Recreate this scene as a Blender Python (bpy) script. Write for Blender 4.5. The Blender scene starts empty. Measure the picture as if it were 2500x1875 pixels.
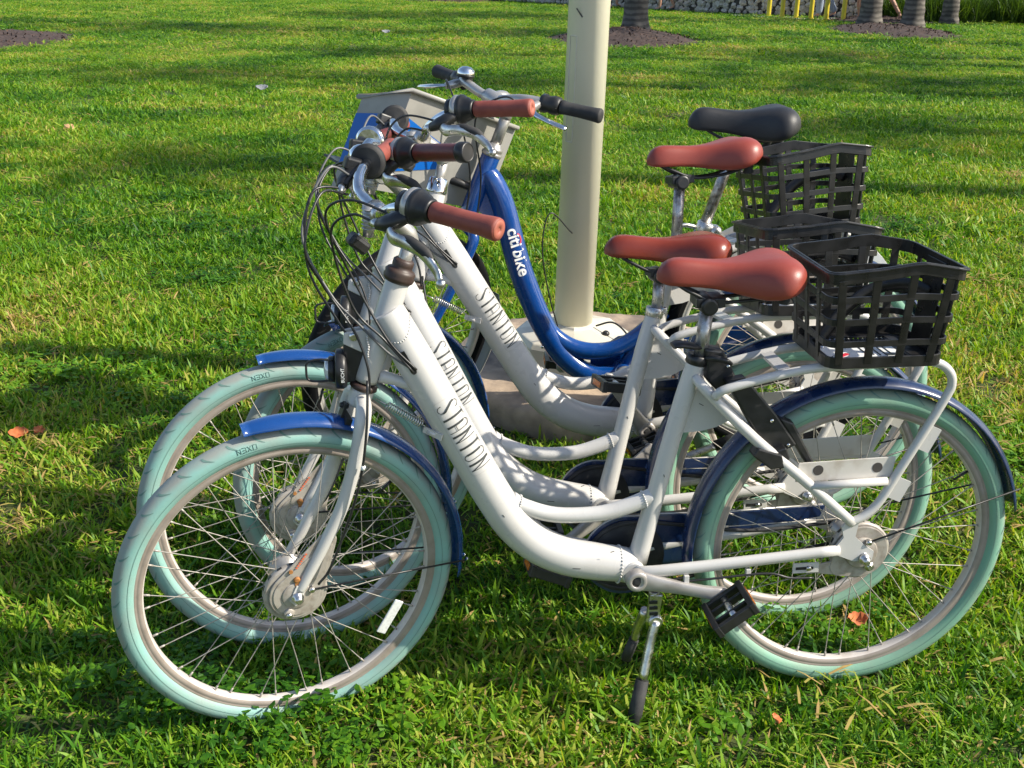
import bpy, math, random
import numpy as np
from mathutils import Matrix, Vector
random.seed(7); rng = np.random.default_rng(7)
scene = bpy.context.scene
COL = scene.collection
PI = math.pi
R = math.radians

# ------------------------------------------------------------------ camera
PITCH, ROLL, CAM_H, FPX = 0.401463, 0.013613, 1.55763, 2875.15
cam_d = bpy.data.cameras.new('camera'); cam_d.sensor_width = 36.0; cam_d.lens = 36.0*FPX/2500.0
cam_d.clip_start = 0.05; cam_d.clip_end = 400
cam = bpy.data.objects.new('camera', cam_d); COL.objects.link(cam)
_cp, _sp, _cr, _sr = math.cos(PITCH), math.sin(PITCH), math.cos(ROLL), math.sin(ROLL)
_right = Vector((1, 0, 0)); _up = Vector((0, _sp, _cp)); _fwd = Vector((0, _cp, -_sp))
_r2 = _cr*_right + _sr*_up; _u2 = -_sr*_right + _cr*_up; _b = -_fwd
cam.matrix_world = Matrix(((_r2.x, _u2.x, _b.x, 0), (_r2.y, _u2.y, _b.y, 0), (_r2.z, _u2.z, _b.z, CAM_H), (0, 0, 0, 1)))
scene.camera = cam
scene.render.resolution_x = 1024; scene.render.resolution_y = 768

# ------------------------------------------------------------------ sky, sun, exposure
SUN_EL, SUN_AZ = R(37), R(7)                      # azimuth measured from +X towards the camera side
sdir = Vector((math.cos(SUN_EL)*math.cos(SUN_AZ), -math.cos(SUN_EL)*math.sin(SUN_AZ), math.sin(SUN_EL)))
world = bpy.data.worlds.new('World'); scene.world = world; world.use_nodes = True
wn = world.node_tree.nodes; wl = world.node_tree.links
bg = wn['Background']; sky = wn.new('ShaderNodeTexSky'); sky.sky_type = 'NISHITA'; sky.sun_disc = False
sky.sun_elevation = SUN_EL; sky.sun_rotation = R(90) + SUN_AZ
sky.air_density = 1.0; sky.dust_density = 1.2; sky.ozone_density = 1.0
wl.new(sky.outputs[0], bg.inputs[0]); bg.inputs[1].default_value = 0.135
sun_d = bpy.data.lights.new('sun', 'SUN'); sun_d.energy = 5.0; sun_d.angle = R(0.5); sun_d.color = (1.0, 0.93, 0.80)
sun = bpy.data.objects.new('sun', sun_d); COL.objects.link(sun)
sun.rotation_euler = (-sdir).to_track_quat('-Z', 'Y').to_euler(); sun.location = sdir*30
scene.view_settings.view_transform = 'Standard'; scene.view_settings.look = 'None'
scene.view_settings.gamma = 1.0; scene.view_settings.exposure = 0.6
scene.view_settings.use_curve_mapping = False

# ------------------------------------------------------------------ materials
def newmat(name):
    m = bpy.data.materials.new(name); m.use_nodes = True
    return m, m.node_tree.nodes, m.node_tree.links, m.node_tree.nodes['Principled BSDF']
def setp(p, base=None, rough=None, metal=None, coat=None, spec=None, trans=None):
    if base is not None: p.inputs['Base Color'].default_value = (*base, 1)
    if rough is not None: p.inputs['Roughness'].default_value = rough
    if metal is not None: p.inputs['Metallic'].default_value = metal
    if coat is not None: p.inputs['Coat Weight'].default_value = coat; p.inputs['Coat Roughness'].default_value = 0.12
    if spec is not None: p.inputs['Specular IOR Level'].default_value = spec
    if trans is not None: p.inputs['Transmission Weight'].default_value = trans
def mottled(name, c1, c2, scale=20, rough=0.5, metal=0, coat=0, lo=0.45, hi=0.7, bump=0.0, bscale=200, detail=6, spec=None, rvar=0.0):
    m, n, l, p = newmat(name); setp(p, c1, rough, metal, coat, spec)
    tc = n.new('ShaderNodeTexCoord'); nz = n.new('ShaderNodeTexNoise'); nz.inputs['Scale'].default_value = scale; nz.inputs['Detail'].default_value = detail
    l.new(tc.outputs['Object'], nz.inputs['Vector'])
    cr = n.new('ShaderNodeValToRGB'); cr.color_ramp.elements[0].position = lo; cr.color_ramp.elements[1].position = hi
    cr.color_ramp.elements[0].color = (*c1, 1); cr.color_ramp.elements[1].color = (*c2, 1)
    l.new(nz.outputs['Fac'], cr.inputs[0]); l.new(cr.outputs[0], p.inputs['Base Color'])
    if rvar:
        mr = n.new('ShaderNodeMapRange'); mr.inputs[1].default_value = 0.3; mr.inputs[2].default_value = 0.7
        mr.inputs[3].default_value = max(0.02, rough-rvar); mr.inputs[4].default_value = min(1, rough+rvar)
        n2 = n.new('ShaderNodeTexNoise'); n2.inputs['Scale'].default_value = scale*2.3; l.new(tc.outputs['Object'], n2.inputs['Vector'])
        l.new(n2.outputs['Fac'], mr.inputs[0]); l.new(mr.outputs[0], p.inputs['Roughness'])
    if bump:
        bn = n.new('ShaderNodeTexNoise'); bn.inputs['Scale'].default_value = bscale; bn.inputs['Detail'].default_value = 4
        l.new(tc.outputs['Object'], bn.inputs['Vector'])
        bm = n.new('ShaderNodeBump'); bm.inputs['Strength'].default_value = bump; bm.inputs['Distance'].default_value = 0.002
        l.new(bn.outputs['Fac'], bm.inputs['Height']); l.new(bm.outputs[0], p.inputs['Normal'])
    return m
M = {}
M['white'] = mottled('white paint', (0.545, 0.53, 0.505), (0.47, 0.445, 0.41), 9, 0.32, 0, 0.35, 0.55, 0.85, rvar=0.1)
M['white_dirty'] = mottled('white paint dusty', (0.56, 0.53, 0.48), (0.42, 0.37, 0.31), 26, 0.42, 0, 0.2, 0.5, 0.75, rvar=0.1)
M['rim'] = mottled('rim dusty taupe', (0.30, 0.255, 0.22), (0.22, 0.18, 0.15), 30, 0.45, 0, 0.1, 0.45, 0.75)
M['rim_bed'] = mottled('rim bed off-white', (0.56, 0.51, 0.47), (0.44, 0.38, 0.33), 30, 0.4, 0, 0.15, 0.5, 0.8)
M['rim_grey'] = mottled('rim silver', (0.62, 0.60, 0.57), (0.45, 0.42, 0.38), 30, 0.35, 0.3, 0.1, 0.45, 0.75)
M['navy'] = mottled('navy enamel', (0.006, 0.020, 0.075), (0.016, 0.030, 0.075), 14, 0.28, 0, 0.6, 0.5, 0.8, rvar=0.08)
M['fenderblue'] = mottled('blue enamel', (0.006, 0.052, 0.215), (0.02, 0.068, 0.19), 14, 0.26, 0, 0.6, 0.5, 0.8, rvar=0.08)
M['citiblue'] = mottled('bright blue enamel', (0.002, 0.050, 0.235), (0.014, 0.070, 0.25), 22, 0.22, 0, 0.8, 0.55, 0.85, rvar=0.1)
M['saddle'] = mottled('terracotta vinyl', (0.27, 0.050, 0.033), (0.23, 0.038, 0.026), 12, 0.40, bump=0.15, bscale=900)
M['saddle_gloss'] = mottled('rust red vinyl', (0.21, 0.034, 0.017), (0.16, 0.024, 0.013), 12, 0.27, bump=0.1, bscale=900)
M['saddle_black'] = mottled('black vinyl', (0.018, 0.018, 0.02), (0.03, 0.03, 0.032), 12, 0.5, bump=0.2, bscale=900)
M['grip'] = mottled('terracotta rubber', (0.25, 0.060, 0.042), (0.20, 0.045, 0.033), 40, 0.6, bump=0.2, bscale=700)
M['grip_dark'] = mottled('dark brown red leather', (0.12, 0.025, 0.018), (0.08, 0.018, 0.014), 40, 0.42, bump=0.2, bscale=500)
M['grip_end'] = mottled('pale terracotta rubber', (0.36, 0.11, 0.07), (0.30, 0.085, 0.06), 40, 0.6)
M['black'] = mottled('black plastic', (0.014, 0.014, 0.015), (0.025, 0.024, 0.023), 25, 0.42, rvar=0.12)
M['basket'] = mottled('black basket plastic', (0.010, 0.0095, 0.0095), (0.028, 0.026, 0.024), 18, 0.36, lo=0.5, hi=0.85, rvar=0.12)
M['rubber'] = mottled('black rubber', (0.022, 0.022, 0.023), (0.05, 0.048, 0.045), 30, 0.75)
M['brownrubber'] = mottled('brown rubber', (0.04, 0.022, 0.018), (0.06, 0.04, 0.03), 30, 0.5)
M['cable'] = mottled('cable sleeve', (0.015, 0.015, 0.016), (0.03, 0.03, 0.03), 30, 0.35)
M['cablegrey'] = mottled('grey cable sleeve', (0.12, 0.12, 0.12), (0.08, 0.08, 0.08), 30, 0.4)
M['chrome'] = mottled('chrome', (0.80, 0.80, 0.80), (0.55, 0.53, 0.50), 40, 0.12, 1.0, rvar=0.08)
M['alu'] = mottled('brushed aluminium', (0.66, 0.65, 0.63), (0.45, 0.43, 0.40), 50, 0.33, 1.0, rvar=0.1)
M['crankalloy'] = mottled('dusty crank alloy', (0.42, 0.395, 0.37), (0.33, 0.30, 0.275), 30, 0.38, 0.3, 0.2)
M['alupaint'] = mottled('silver painted alloy', (0.46, 0.445, 0.42), (0.34, 0.32, 0.30), 30, 0.32, 0.6, 0.1)
M['rusty'] = mottled('weathered seat post', (0.50, 0.48, 0.46), (0.17, 0.135, 0.115), 60, 0.38, 0.8, lo=0.40, hi=0.66, detail=10, rvar=0.15)
M['hub'] = mottled('hub grey enamel', (0.40, 0.365, 0.32), (0.28, 0.24, 0.20), 60, 0.45, 0.15)
M['rustspot'] = mottled('rust', (0.38, 0.16, 0.04), (0.22, 0.09, 0.03), 200, 0.7)
M['spoke'] = mottled('spoke steel', (0.40, 0.37, 0.33), (0.28, 0.25, 0.21), 60, 0.5, 0.35)
M['ink'] = mottled('dark lettering', (0.035, 0.04, 0.04), (0.05, 0.055, 0.055), 60, 0.4)
M['inkfaint'] = mottled('faint outline', (0.42, 0.40, 0.37), (0.48, 0.46, 0.42), 60, 0.5)
M['whitesticker'] = mottled('white print', (0.82, 0.82, 0.80), (0.75, 0.75, 0.73), 60, 0.4)
M['redprint'] = mottled('red print', (0.62, 0.03, 0.06), (0.55, 0.03, 0.05), 60, 0.4)
M['orangeprint'] = mottled('orange print', (0.70, 0.14, 0.06), (0.6, 0.12, 0.06), 60, 0.4)
M['bluepanel'] = mottled('blue panel decal', (0.003, 0.11, 0.46), (0.008, 0.13, 0.48), 12, 0.35)
M['greypanel'] = mottled('grey plastic panel', (0.34, 0.33, 0.30), (0.27, 0.26, 0.235), 12, 0.45)
M['reflector'] = mottled('clear reflector', (0.75, 0.76, 0.74), (0.6, 0.6, 0.58), 150, 0.15, 0.0, 0.5)
M['redref'] = mottled('red reflector', (0.75, 0.02, 0.01), (0.6, 0.02, 0.01), 150, 0.2)
M['amber'] = mottled('amber reflector', (0.70, 0.20, 0.02), (0.6, 0.15, 0.02), 150, 0.2)
M['lens'] = mottled('lamp lens', (0.7, 0.72, 0.72), (0.5, 0.52, 0.52), 150, 0.1, 0.3)

def tyre_mat(name, clean, dust):
    m, n, l, p = newmat(name); setp(p, clean, 0.6)
    tc = n.new('ShaderNodeTexCoord'); at = n.new('ShaderNodeAttribute'); at.attribute_name = 'tread'
    nz = n.new('ShaderNodeTexNoise'); nz.inputs['Scale'].default_value = 14; nz.inputs['Detail'].default_value = 8
    l.new(tc.outputs['Object'], nz.inputs['Vector'])
    mm = n.new('ShaderNodeMath'); mm.operation = 'MULTIPLY_ADD'; mm.inputs[1].default_value = 2.0; mm.inputs[2].default_value = -0.80
    l.new(nz.outputs['Fac'], mm.inputs[0])
    ad = n.new('ShaderNodeMath'); ad.operation = 'ADD'; ad.use_clamp = True
    l.new(at.outputs['Fac'], ad.inputs[0]); l.new(mm.outputs[0], ad.inputs[1])
    mx = n.new('ShaderNodeMix'); mx.data_type = 'RGBA'; mx.inputs[6].default_value = (*clean, 1); mx.inputs[7].default_value = (*dust, 1)
    l.new(ad.outputs[0], mx.inputs[0]); l.new(mx.outputs[2], p.inputs['Base Color'])
    bn = n.new('ShaderNodeTexNoise'); bn.inputs['Scale'].default_value = 260; bn.inputs['Detail'].default_value = 3; l.new(tc.outputs['Object'], bn.inputs['Vector'])
    bm = n.new('ShaderNodeBump'); bm.inputs['Strength'].default_value = 0.25; bm.inputs['Distance'].default_value = 0.001
    l.new(bn.outputs['Fac'], bm.inputs['Height']); l.new(bm.outputs[0], p.inputs['Normal'])
    return m
M['tyre_front'] = tyre_mat('mint tyre rubber', (0.225, 0.43, 0.385), (0.27, 0.29, 0.26))
M['tyre_rear'] = tyre_mat('green mint tyre rubber', (0.18, 0.37, 0.265), (0.22, 0.29, 0.22))
M['tyre_black'] = tyre_mat('black tyre rubber', (0.004, 0.0045, 0.006), (0.008, 0.008, 0.009))
M['tyre_black'].node_tree.nodes['Principled BSDF'].inputs['Specular IOR Level'].default_value = 0.12
M['groove'] = mottled('tyre groove', (0.13, 0.23, 0.20), (0.10, 0.18, 0.155), 60, 0.8)
M['groove_black'] = mottled('black tyre groove', (0.01, 0.01, 0.01), (0.015, 0.015, 0.015), 60, 0.8)

M['post'] = mottled('cream painted steel', (0.80, 0.76, 0.60), (0.74, 0.70, 0.54), 3.0, 0.42, 0, 0.15, 0.4, 0.75, bump=0.12, bscale=60, rvar=0.06)
M['postbase'] = mottled('cream cast base', (0.60, 0.56, 0.46), (0.48, 0.44, 0.36), 12, 0.5, 0, 0.1, 0.45, 0.75, bump=0.2, bscale=90)
M['stonepad'] = mottled('weathered concrete', (0.44, 0.33, 0.23), (0.15, 0.115, 0.09), 7, 0.9, lo=0.40, hi=0.62, bump=1.0, bscale=70, detail=12)
M['mulch'] = mottled('bark mulch', (0.030, 0.017, 0.013), (0.075, 0.045, 0.033), 22, 0.95, lo=0.4, hi=0.65)
M['mulchchip'] = mottled('bark chips', (0.05, 0.028, 0.02), (0.11, 0.065, 0.045), 9, 0.9)
M['trunk'] = mottled('palm bark', (0.075, 0.068, 0.062), (0.17, 0.155, 0.135), 5, 0.9, lo=0.35, hi=0.7, bump=0.8, bscale=14, detail=10)
_t = M['trunk'].node_tree; _p = _t.nodes['Principled BSDF']; _w = _t.nodes.new('ShaderNodeTexWave'); _w.bands_direction = 'Z'; _w.inputs['Scale'].default_value = 3.4; _w.inputs['Distortion'].default_value = 3.5; _w.inputs['Detail'].default_value = 4; _w.inputs['Detail Scale'].default_value = 1.5
_c = _t.nodes.new('ShaderNodeTexCoord'); _t.links.new(_c.outputs['Object'], _w.inputs['Vector']); _m = _t.nodes.new('ShaderNodeMix'); _m.data_type = 'RGBA'; _m.blend_type = 'MULTIPLY'; _m.inputs[0].default_value = 1
_r = _t.nodes.new('ShaderNodeValToRGB'); _r.color_ramp.elements[0].position = .25; _r.color_ramp.elements[0].color = (.60, .58, .56, 1); _r.color_ramp.elements[1].position = .7; _r.color_ramp.elements[1].color = (1.15, 1.12, 1.08, 1); _t.links.new(_w.outputs[1], _r.inputs[0]); _t.links.new(_p.inputs['Base Color'].links[0].from_socket, _m.inputs[6]); _t.links.new(_r.outputs[0], _m.inputs[7]); _t.links.new(_m.outputs[2], _p.inputs['Base Color'])
M['frond'] = mottled('palm leaflet', (0.045, 0.10, 0.022), (0.07, 0.13, 0.03), 3, 0.5)
M['stone'] = mottled('limestone rubble', (0.66, 0.60, 0.52), (0.30, 0.27, 0.24), 1.3, 0.9, lo=0.35, hi=0.7, bump=0.6, bscale=25)
M['mortar'] = mottled('wall mortar', (0.05, 0.045, 0.04), (0.10, 0.09, 0.08), 8, 0.95)
M['coping'] = mottled('concrete coping', (0.45, 0.42, 0.38), (0.34, 0.32, 0.29), 6, 0.85)
M['paving'] = mottled('pale paving', (0.42, 0.41, 0.40), (0.34, 0.33, 0.32), 2, 0.85)
M['redpath'] = mottled('brick red paving', (0.28, 0.11, 0.07), (0.22, 0.09, 0.06), 4, 0.85)
M['yellow'] = mottled('yellow enamel', (0.66, 0.52, 0.035), (0.58, 0.44, 0.03), 6, 0.4, 0, 0.3)
M['skin'] = mottled('skin', (0.46, 0.25, 0.17), (0.40, 0.21, 0.14), 10, 0.6)
M['jeans'] = mottled('pale denim', (0.26, 0.31, 0.40), (0.18, 0.22, 0.31), 12, 0.85)
M['pinkcloth'] = mottled('coral cloth', (0.62, 0.10, 0.12), (0.52, 0.08, 0.10), 12, 0.85)
M['darkcloth'] = mottled('dark navy cloth', (0.02, 0.025, 0.05), (0.03, 0.035, 0.06), 12, 0.85)
M['whitecloth'] = mottled('white cloth', (0.72, 0.72, 0.70), (0.62, 0.62, 0.60), 12, 0.85)
M['tancloth'] = mottled('tan cloth', (0.35, 0.26, 0.17), (0.30, 0.22, 0.15), 12, 0.85)
M['hair'] = mottled('brown hair', (0.05, 0.03, 0.02), (0.08, 0.05, 0.03), 12, 0.6)
M['leaf_orange'] = mottled('fallen orange leaf', (0.55, 0.16, 0.05), (0.40, 0.10, 0.03), 60, 0.7)
M['leaf_tan'] = mottled('dry tan leaf', (0.45, 0.28, 0.14), (0.34, 0.20, 0.10), 60, 0.8)
M['paper'] = mottled('grey litter', (0.26, 0.27, 0.28), (0.16, 0.17, 0.18), 60, 0.7)
M['clay'] = mottled('bare soil', (0.14, 0.08, 0.045), (0.09, 0.055, 0.03), 8, 0.95)

def foliage_mat(name, cols, trans=0.35, patch=0.9, dry=None):
    """leafy material: hue varied per instance and over the lawn, blades let light through"""
    m = bpy.data.materials.new(name); m.use_nodes = True; n = m.node_tree.nodes; l = m.node_tree.links; n.clear()
    out = n.new('ShaderNodeOutputMaterial'); oi = n.new('ShaderNodeObjectInfo'); geo = n.new('ShaderNodeNewGeometry')
    at = n.new('ShaderNodeAttribute'); at.attribute_name = 'tone'
    nz = n.new('ShaderNodeTexNoise'); nz.inputs['Scale'].default_value = patch; nz.inputs['Detail'].default_value = 5
    l.new(geo.outputs['Position'], nz.inputs['Vector'])
    a1 = n.new('ShaderNodeMath'); a1.operation = 'MULTIPLY_ADD'; a1.inputs[1].default_value = 0.25; l.new(oi.outputs['Random'], a1.inputs[0]); 
    m2 = n.new('ShaderNodeMath'); m2.operation = 'MULTIPLY_ADD'; m2.inputs[1].default_value = 1.5; m2.inputs[2].default_value = -0.62
    l.new(nz.outputs['Fac'], m2.inputs[0]); l.new(m2.outputs[0], a1.inputs[2])
    a2 = n.new('ShaderNodeMath'); a2.operation = 'MULTIPLY_ADD'; a2.inputs[1].default_value = 0.75; a2.use_clamp = True
    l.new(at.outputs['Fac'], a2.inputs[0]); l.new(a1.outputs[0], a2.inputs[2])
    cr = n.new('ShaderNodeValToRGB'); els = cr.color_ramp.elements
    while len(els) < len(cols): els.new(0.5)
    for e, (ps, c) in zip(els, cols): e.position = ps; e.color = (*c, 1)
    l.new(a2.outputs[0], cr.inputs[0])
    p = n.new('ShaderNodeBsdfPrincipled'); p.inputs['Roughness'].default_value = 0.5; p.inputs['Specular IOR Level'].default_value = 0.28
    tr = n.new('ShaderNodeBsdfTranslucent'); mx = n.new('ShaderNodeMixShader'); mx.inputs[0].default_value = trans
    br = n.new('ShaderNodeMix'); br.data_type = 'RGBA'; br.blend_type = 'MULTIPLY'; br.inputs[0].default_value = 1; br.inputs[7].default_value = (1.6, 1.5, 0.5, 1)
    l.new(cr.outputs[0], p.inputs['Base Color']); l.new(cr.outputs[0], br.inputs[6]); l.new(br.outputs[2], tr.inputs['Color'])
    l.new(p.outputs[0], mx.inputs[1]); l.new(tr.outputs[0], mx.inputs[2]); l.new(mx.outputs[0], out.inputs[0])
    return m
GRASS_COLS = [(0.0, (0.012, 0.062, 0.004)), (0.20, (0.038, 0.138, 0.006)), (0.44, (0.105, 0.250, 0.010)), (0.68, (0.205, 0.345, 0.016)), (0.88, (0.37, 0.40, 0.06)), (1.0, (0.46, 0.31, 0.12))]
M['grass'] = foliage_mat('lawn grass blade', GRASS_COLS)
M['strap'] = foliage_mat('strap leaves', [(0, (0.03, 0.07, 0.012)), (0.5, (0.07, 0.14, 0.02)), (1, (0.14, 0.20, 0.04))], 0.3, 0.5)

# ------------------------------------------------------------------ mesh helpers
def cr_path(pts, k=6, closed=False):
    P = np.array(pts, float); n = len(P); out = []
    rngi = range(n) if closed else range(n-1)
    for i in rngi:
        if closed: p0, p1, p2, p3 = P[(i-1) % n], P[i], P[(i+1) % n], P[(i+2) % n]
        else:
            p1, p2 = P[i], P[i+1]; p0 = P[i-1] if i > 0 else 2*p1-p2; p3 = P[i+2] if i+2 < n else 2*p2-p1
        for j in range(k):
            t = j/k
            out.append(0.5*((2*p1)+(-p0+p2)*t+(2*p0-5*p1+4*p2-p3)*t*t+(-p0+3*p1-3*p2+p3)*t**3))
    if not closed: out.append(P[-1])
    return np.array(out)
class MB:
    def __init__(s): s.v = []; s.f = []; s.flat = []
    def add(s, v, f, flat=False):
        o = len(s.v); s.v.extend([tuple(map(float, p)) for p in v]); s.f.extend([tuple(i+o for i in q) for q in f]); s.flat.extend([flat]*len(f)); return s
    def tube(s, pts, r, n=12, closed=False, cap=True, squash=None, flat=False):
        P = np.array(pts, float); k = len(P); rad = np.full(k, r, float) if np.isscalar(r) else np.interp(np.linspace(0, 1, k), np.linspace(0, 1, len(r)), r)
        if closed: T = np.roll(P, -1, 0)-np.roll(P, 1, 0)
        else:
            T = np.zeros_like(P); T[1:-1] = P[2:]-P[:-2]; T[0] = P[1]-P[0]; T[-1] = P[-1]-P[-2]
        T /= np.linalg.norm(T, axis=1)[:, None]+1e-12
        up = np.array([0, 1., 0]) if abs(T[0][1]) < .9 else np.array([0, 0, 1.])
        N = up-T[0]*(up@T[0]); N /= np.linalg.norm(N); V = []
        a = np.linspace(0, 2*PI, n, endpoint=False)+(PI/n if flat else 0)
        for i in range(k):
            N = N-T[i]*(N@T[i]); N /= np.linalg.norm(N); Bn = np.cross(T[i], N)
            sq = squash if squash else (1, 1)
            for ang in a: V.append(P[i]+rad[i]*(math.cos(ang)*sq[0]*N+math.sin(ang)*sq[1]*Bn))
        F = []
        for i in range(k if closed else k-1):
            j = (i+1) % k
            for q in range(n):
                w = (q+1) % n; F.append((i*n+q, i*n+w, j*n+w, j*n+q))
        s.add(V, F, flat)
        if cap and not closed:
            o = len(s.v)-len(V)
            s.f.append(tuple(o+q for q in range(n))[::-1]); s.f.append(tuple(o+(k-1)*n+q for q in range(n))); s.flat.extend([True, True])
        return s
    def lathe(s, org, axis, prof, n=24, cap=True):
        ax = np.array(axis, float); ax /= np.linalg.norm(ax); u = np.cross(ax, [0, 0, 1.]) if abs(ax[2]) < .9 else np.cross(ax, [1., 0, 0]); u /= np.linalg.norm(u); w = np.cross(ax, u)
        V = []; F = []
        for (r, h) in prof:
            for q in range(n):
                t = 2*PI*q/n; V.append(np.array(org)+ax*h+r*(math.cos(t)*u+math.sin(t)*w))
        for i in range(len(prof)-1):
            for q in range(n):
                z = (q+1) % n; F.append((i*n+q, i*n+z, (i+1)*n+z, (i+1)*n+q))
        s.add(V, F)
        if cap:
            o = len(s.v)-len(V)
            if prof[0][0] > 1e-5: s.f.append(tuple(o+q for q in range(n))[::-1]); s.flat.append(True)
            if prof[-1][0] > 1e-5: s.f.append(tuple(o+(len(prof)-1)*n+q for q in range(n))); s.flat.append(True)
        return s
    def box(s, c, size, ax=None):
        A = np.eye(3) if ax is None else np.array(ax, float); h = np.array(size)/2; V = []
        for z in (-1, 1):
            for (x, y) in ((-1, -1), (1, -1), (1, 1), (-1, 1)): V.append(np.array(c)+A[0]*h[0]*x+A[1]*h[1]*y+A[2]*h[2]*z)
        return s.add(V, [(3, 2, 1, 0), (4, 5, 6, 7), (0, 1, 5, 4), (1, 2, 6, 5), (2, 3, 7, 6), (3, 0, 4, 7)], True)
    def bar(s, a, b, w, t, side):
        """flat bar from a to b, w wide along side, t thick"""
        a = np.array(a, float); b = np.array(b, float); d = b-a; L = np.linalg.norm(d); d /= L; sd = np.array(side, float); sd -= d*(sd@d); sd /= np.linalg.norm(sd); nn = np.cross(d, sd)
        return s.box((a+b)/2, (L, w, t), (d, sd, nn))
    def prism(s, poly, y0, y1):
        """polygon in the x-z plane given thickness along y"""
        n = len(poly); V = [(x, y0, z) for x, z in poly]+[(x, y1, z) for x, z in poly]
        F = [tuple(range(n)), tuple(range(2*n-1, n-1, -1))]+[(i, n+i, n+(i+1) % n, (i+1) % n) for i in range(n)]
        return s.add(V, F, True)
    def build(s, name, mat, parent=None, matrix=None, bevel=0, smooth=True, attr=None, subsurf=0):
        me = bpy.data.meshes.new(name); me.from_pydata(s.v, [], s.f); me.update()
        me.polygons.foreach_set('use_smooth', [smooth and not fl for fl in s.flat])
        me.materials.append(mat)
        if attr is not None:
            a = me.attributes.new(attr[0], 'FLOAT', 'POINT'); a.data.foreach_set('value', np.array(attr[1], np.float32))
        return link(name, me, parent, matrix, bevel, subsurf)
def link(name, me, parent=None, matrix=None, bevel=0, subsurf=0):
    o = bpy.data.objects.new(name, me); COL.objects.link(o)
    if parent is not None: o.parent = parent
    if matrix is not None: o.matrix_local = matrix
    if bevel:
        b = o.modifiers.new('bevel', 'BEVEL'); b.width = bevel; b.segments = 2; b.limit_method = 'ANGLE'; b.angle_limit = R(40)
    if subsurf:
        b = o.modifiers.new('sub', 'SUBSURF'); b.levels = subsurf; b.render_levels = subsurf
    return o
def tag(o, label=None, cat=None, group=None, kind=None):
    if label: o['label'] = label
    if cat: o['category'] = cat
    if group: o['group'] = group
    if kind: o['kind'] = kind
    return o
def empty(name, label, cat, loc=(0, 0, 0), group=None, matrix=None):
    o = bpy.data.objects.new(name, None); COL.objects.link(o); o.empty_display_size = 0.1
    if matrix is not None: o.matrix_world = matrix
    else: o.location = loc
    return tag(o, label, cat, group)

# ------------------------------------------------------------------ lawn surface
_gy = np.array([-60, -5, 1.9, 2.2, 2.38, 2.46, 2.7, 3.1, 4.2, 5.2, 7, 10, 60, 130.])
_gzv = np.array([0, 0, 0, -.012, -.018, 0, .052, .058, .06, .05, -.02, -.17, -3.02, -7.0])
_fy = np.linspace(-20, 130, 15001); _fz = np.interp(_fy, _gy, _gzv); _k = np.hanning(25); _k /= _k.sum(); _fz = np.convolve(np.pad(_fz, 12, 'edge'), _k, 'valid')
def gz(y): return np.interp(y, _fy, _fz)

def build_lawn():
    ys = np.unique(np.concatenate([np.linspace(-20, 1.5, 8), np.linspace(1.5, 6, 120), np.linspace(6, 14, 40), np.linspace(14, 42, 30), np.linspace(42, 130, 10)]))
    xs = np.unique(np.concatenate([np.linspace(-90, -6, 12), np.linspace(-6, 6, 60), np.linspace(6, 90, 12)]))
    X, Y = np.meshgrid(xs, ys); Z = gz(Y)
    V = np.stack([X.ravel(), Y.ravel(), Z.ravel()], 1); nx = len(xs); F = []
    for j in range(len(ys)-1):
        for i in range(nx-1): F.append((j*nx+i, j*nx+i+1, (j+1)*nx+i+1, (j+1)*nx+i))
    m, n, l, p = newmat('lawn soil and thatch'); setp(p, (0.05, 0.05, 0.02), 0.95)
    geo = n.new('ShaderNodeNewGeometry'); nz = n.new('ShaderNodeTexNoise'); nz.inputs['Scale'].default_value = 28; nz.inputs['Detail'].default_value = 8
    n2 = n.new('ShaderNodeTexNoise'); n2.inputs['Scale'].default_value = 1.1; n2.inputs['Detail'].default_value = 4
    l.new(geo.outputs['Position'], nz.inputs['Vector']); l.new(geo.outputs['Position'], n2.inputs['Vector'])
    cr = n.new('ShaderNodeValToRGB'); e = cr.color_ramp.elements; e[0].position = 0.35; e[0].color = (0.022, 0.030, 0.008, 1); e[1].position = 0.62; e[1].color = (0.065, 0.085, 0.018, 1)
    e2 = e.new(0.75); e2.color = (0.15, 0.10, 0.045, 1)
    ad = n.new('ShaderNodeMath'); ad.operation = 'MULTIPLY_ADD'; ad.inputs[1].default_value = 0.35; l.new(n2.outputs['Fac'], ad.inputs[0])
    sb = n.new('ShaderNodeMath'); sb.operation = 'MULTIPLY_ADD'; sb.inputs[1].default_value = 0.8; sb.inputs[2].default_value = -0.07; l.new(nz.outputs['Fac'], sb.inputs[0]); l.new(sb.outputs[0], ad.inputs[2])
    l.new(ad.outputs[0], cr.inputs[0]); l.new(cr.outputs[0], p.inputs['Base Color'])
    bm = n.new('ShaderNodeBump'); bm.inputs['Strength'].default_value = 0.8; bm.inputs['Distance'].default_value = 0.02; l.new(nz.outputs['Fac'], bm.inputs['Height']); l.new(bm.outputs[0], p.inputs['Normal'])
    mb = MB(); mb.add(V, F); tag(mb.build('ground', m), kind='structure')
build_lawn()

PAD_C = (0.27, 3.56); PAD_R = 0.48
MULCH = [(1.72, 19.2, 1.30, 2.0, 0.20), (7.0, 22.9, 1.15, 2.6, 0.14), (8.0, 27.2, 1.3, 1.5, 0.12), (-8.0, 17.2, 1.75, 2.4, 0.14), (-1.9, 37.3, 1.6, 1.5, 0.3)]
def in_mulch(x, y, g=0.92):
    r = np.zeros(x.shape, bool)
    for (cx, cy, rx, ry, h) in MULCH: r |= ((x-cx)/(rx*g))**2+((y-cy)/(ry*g))**2 < 1
    return r

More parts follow.
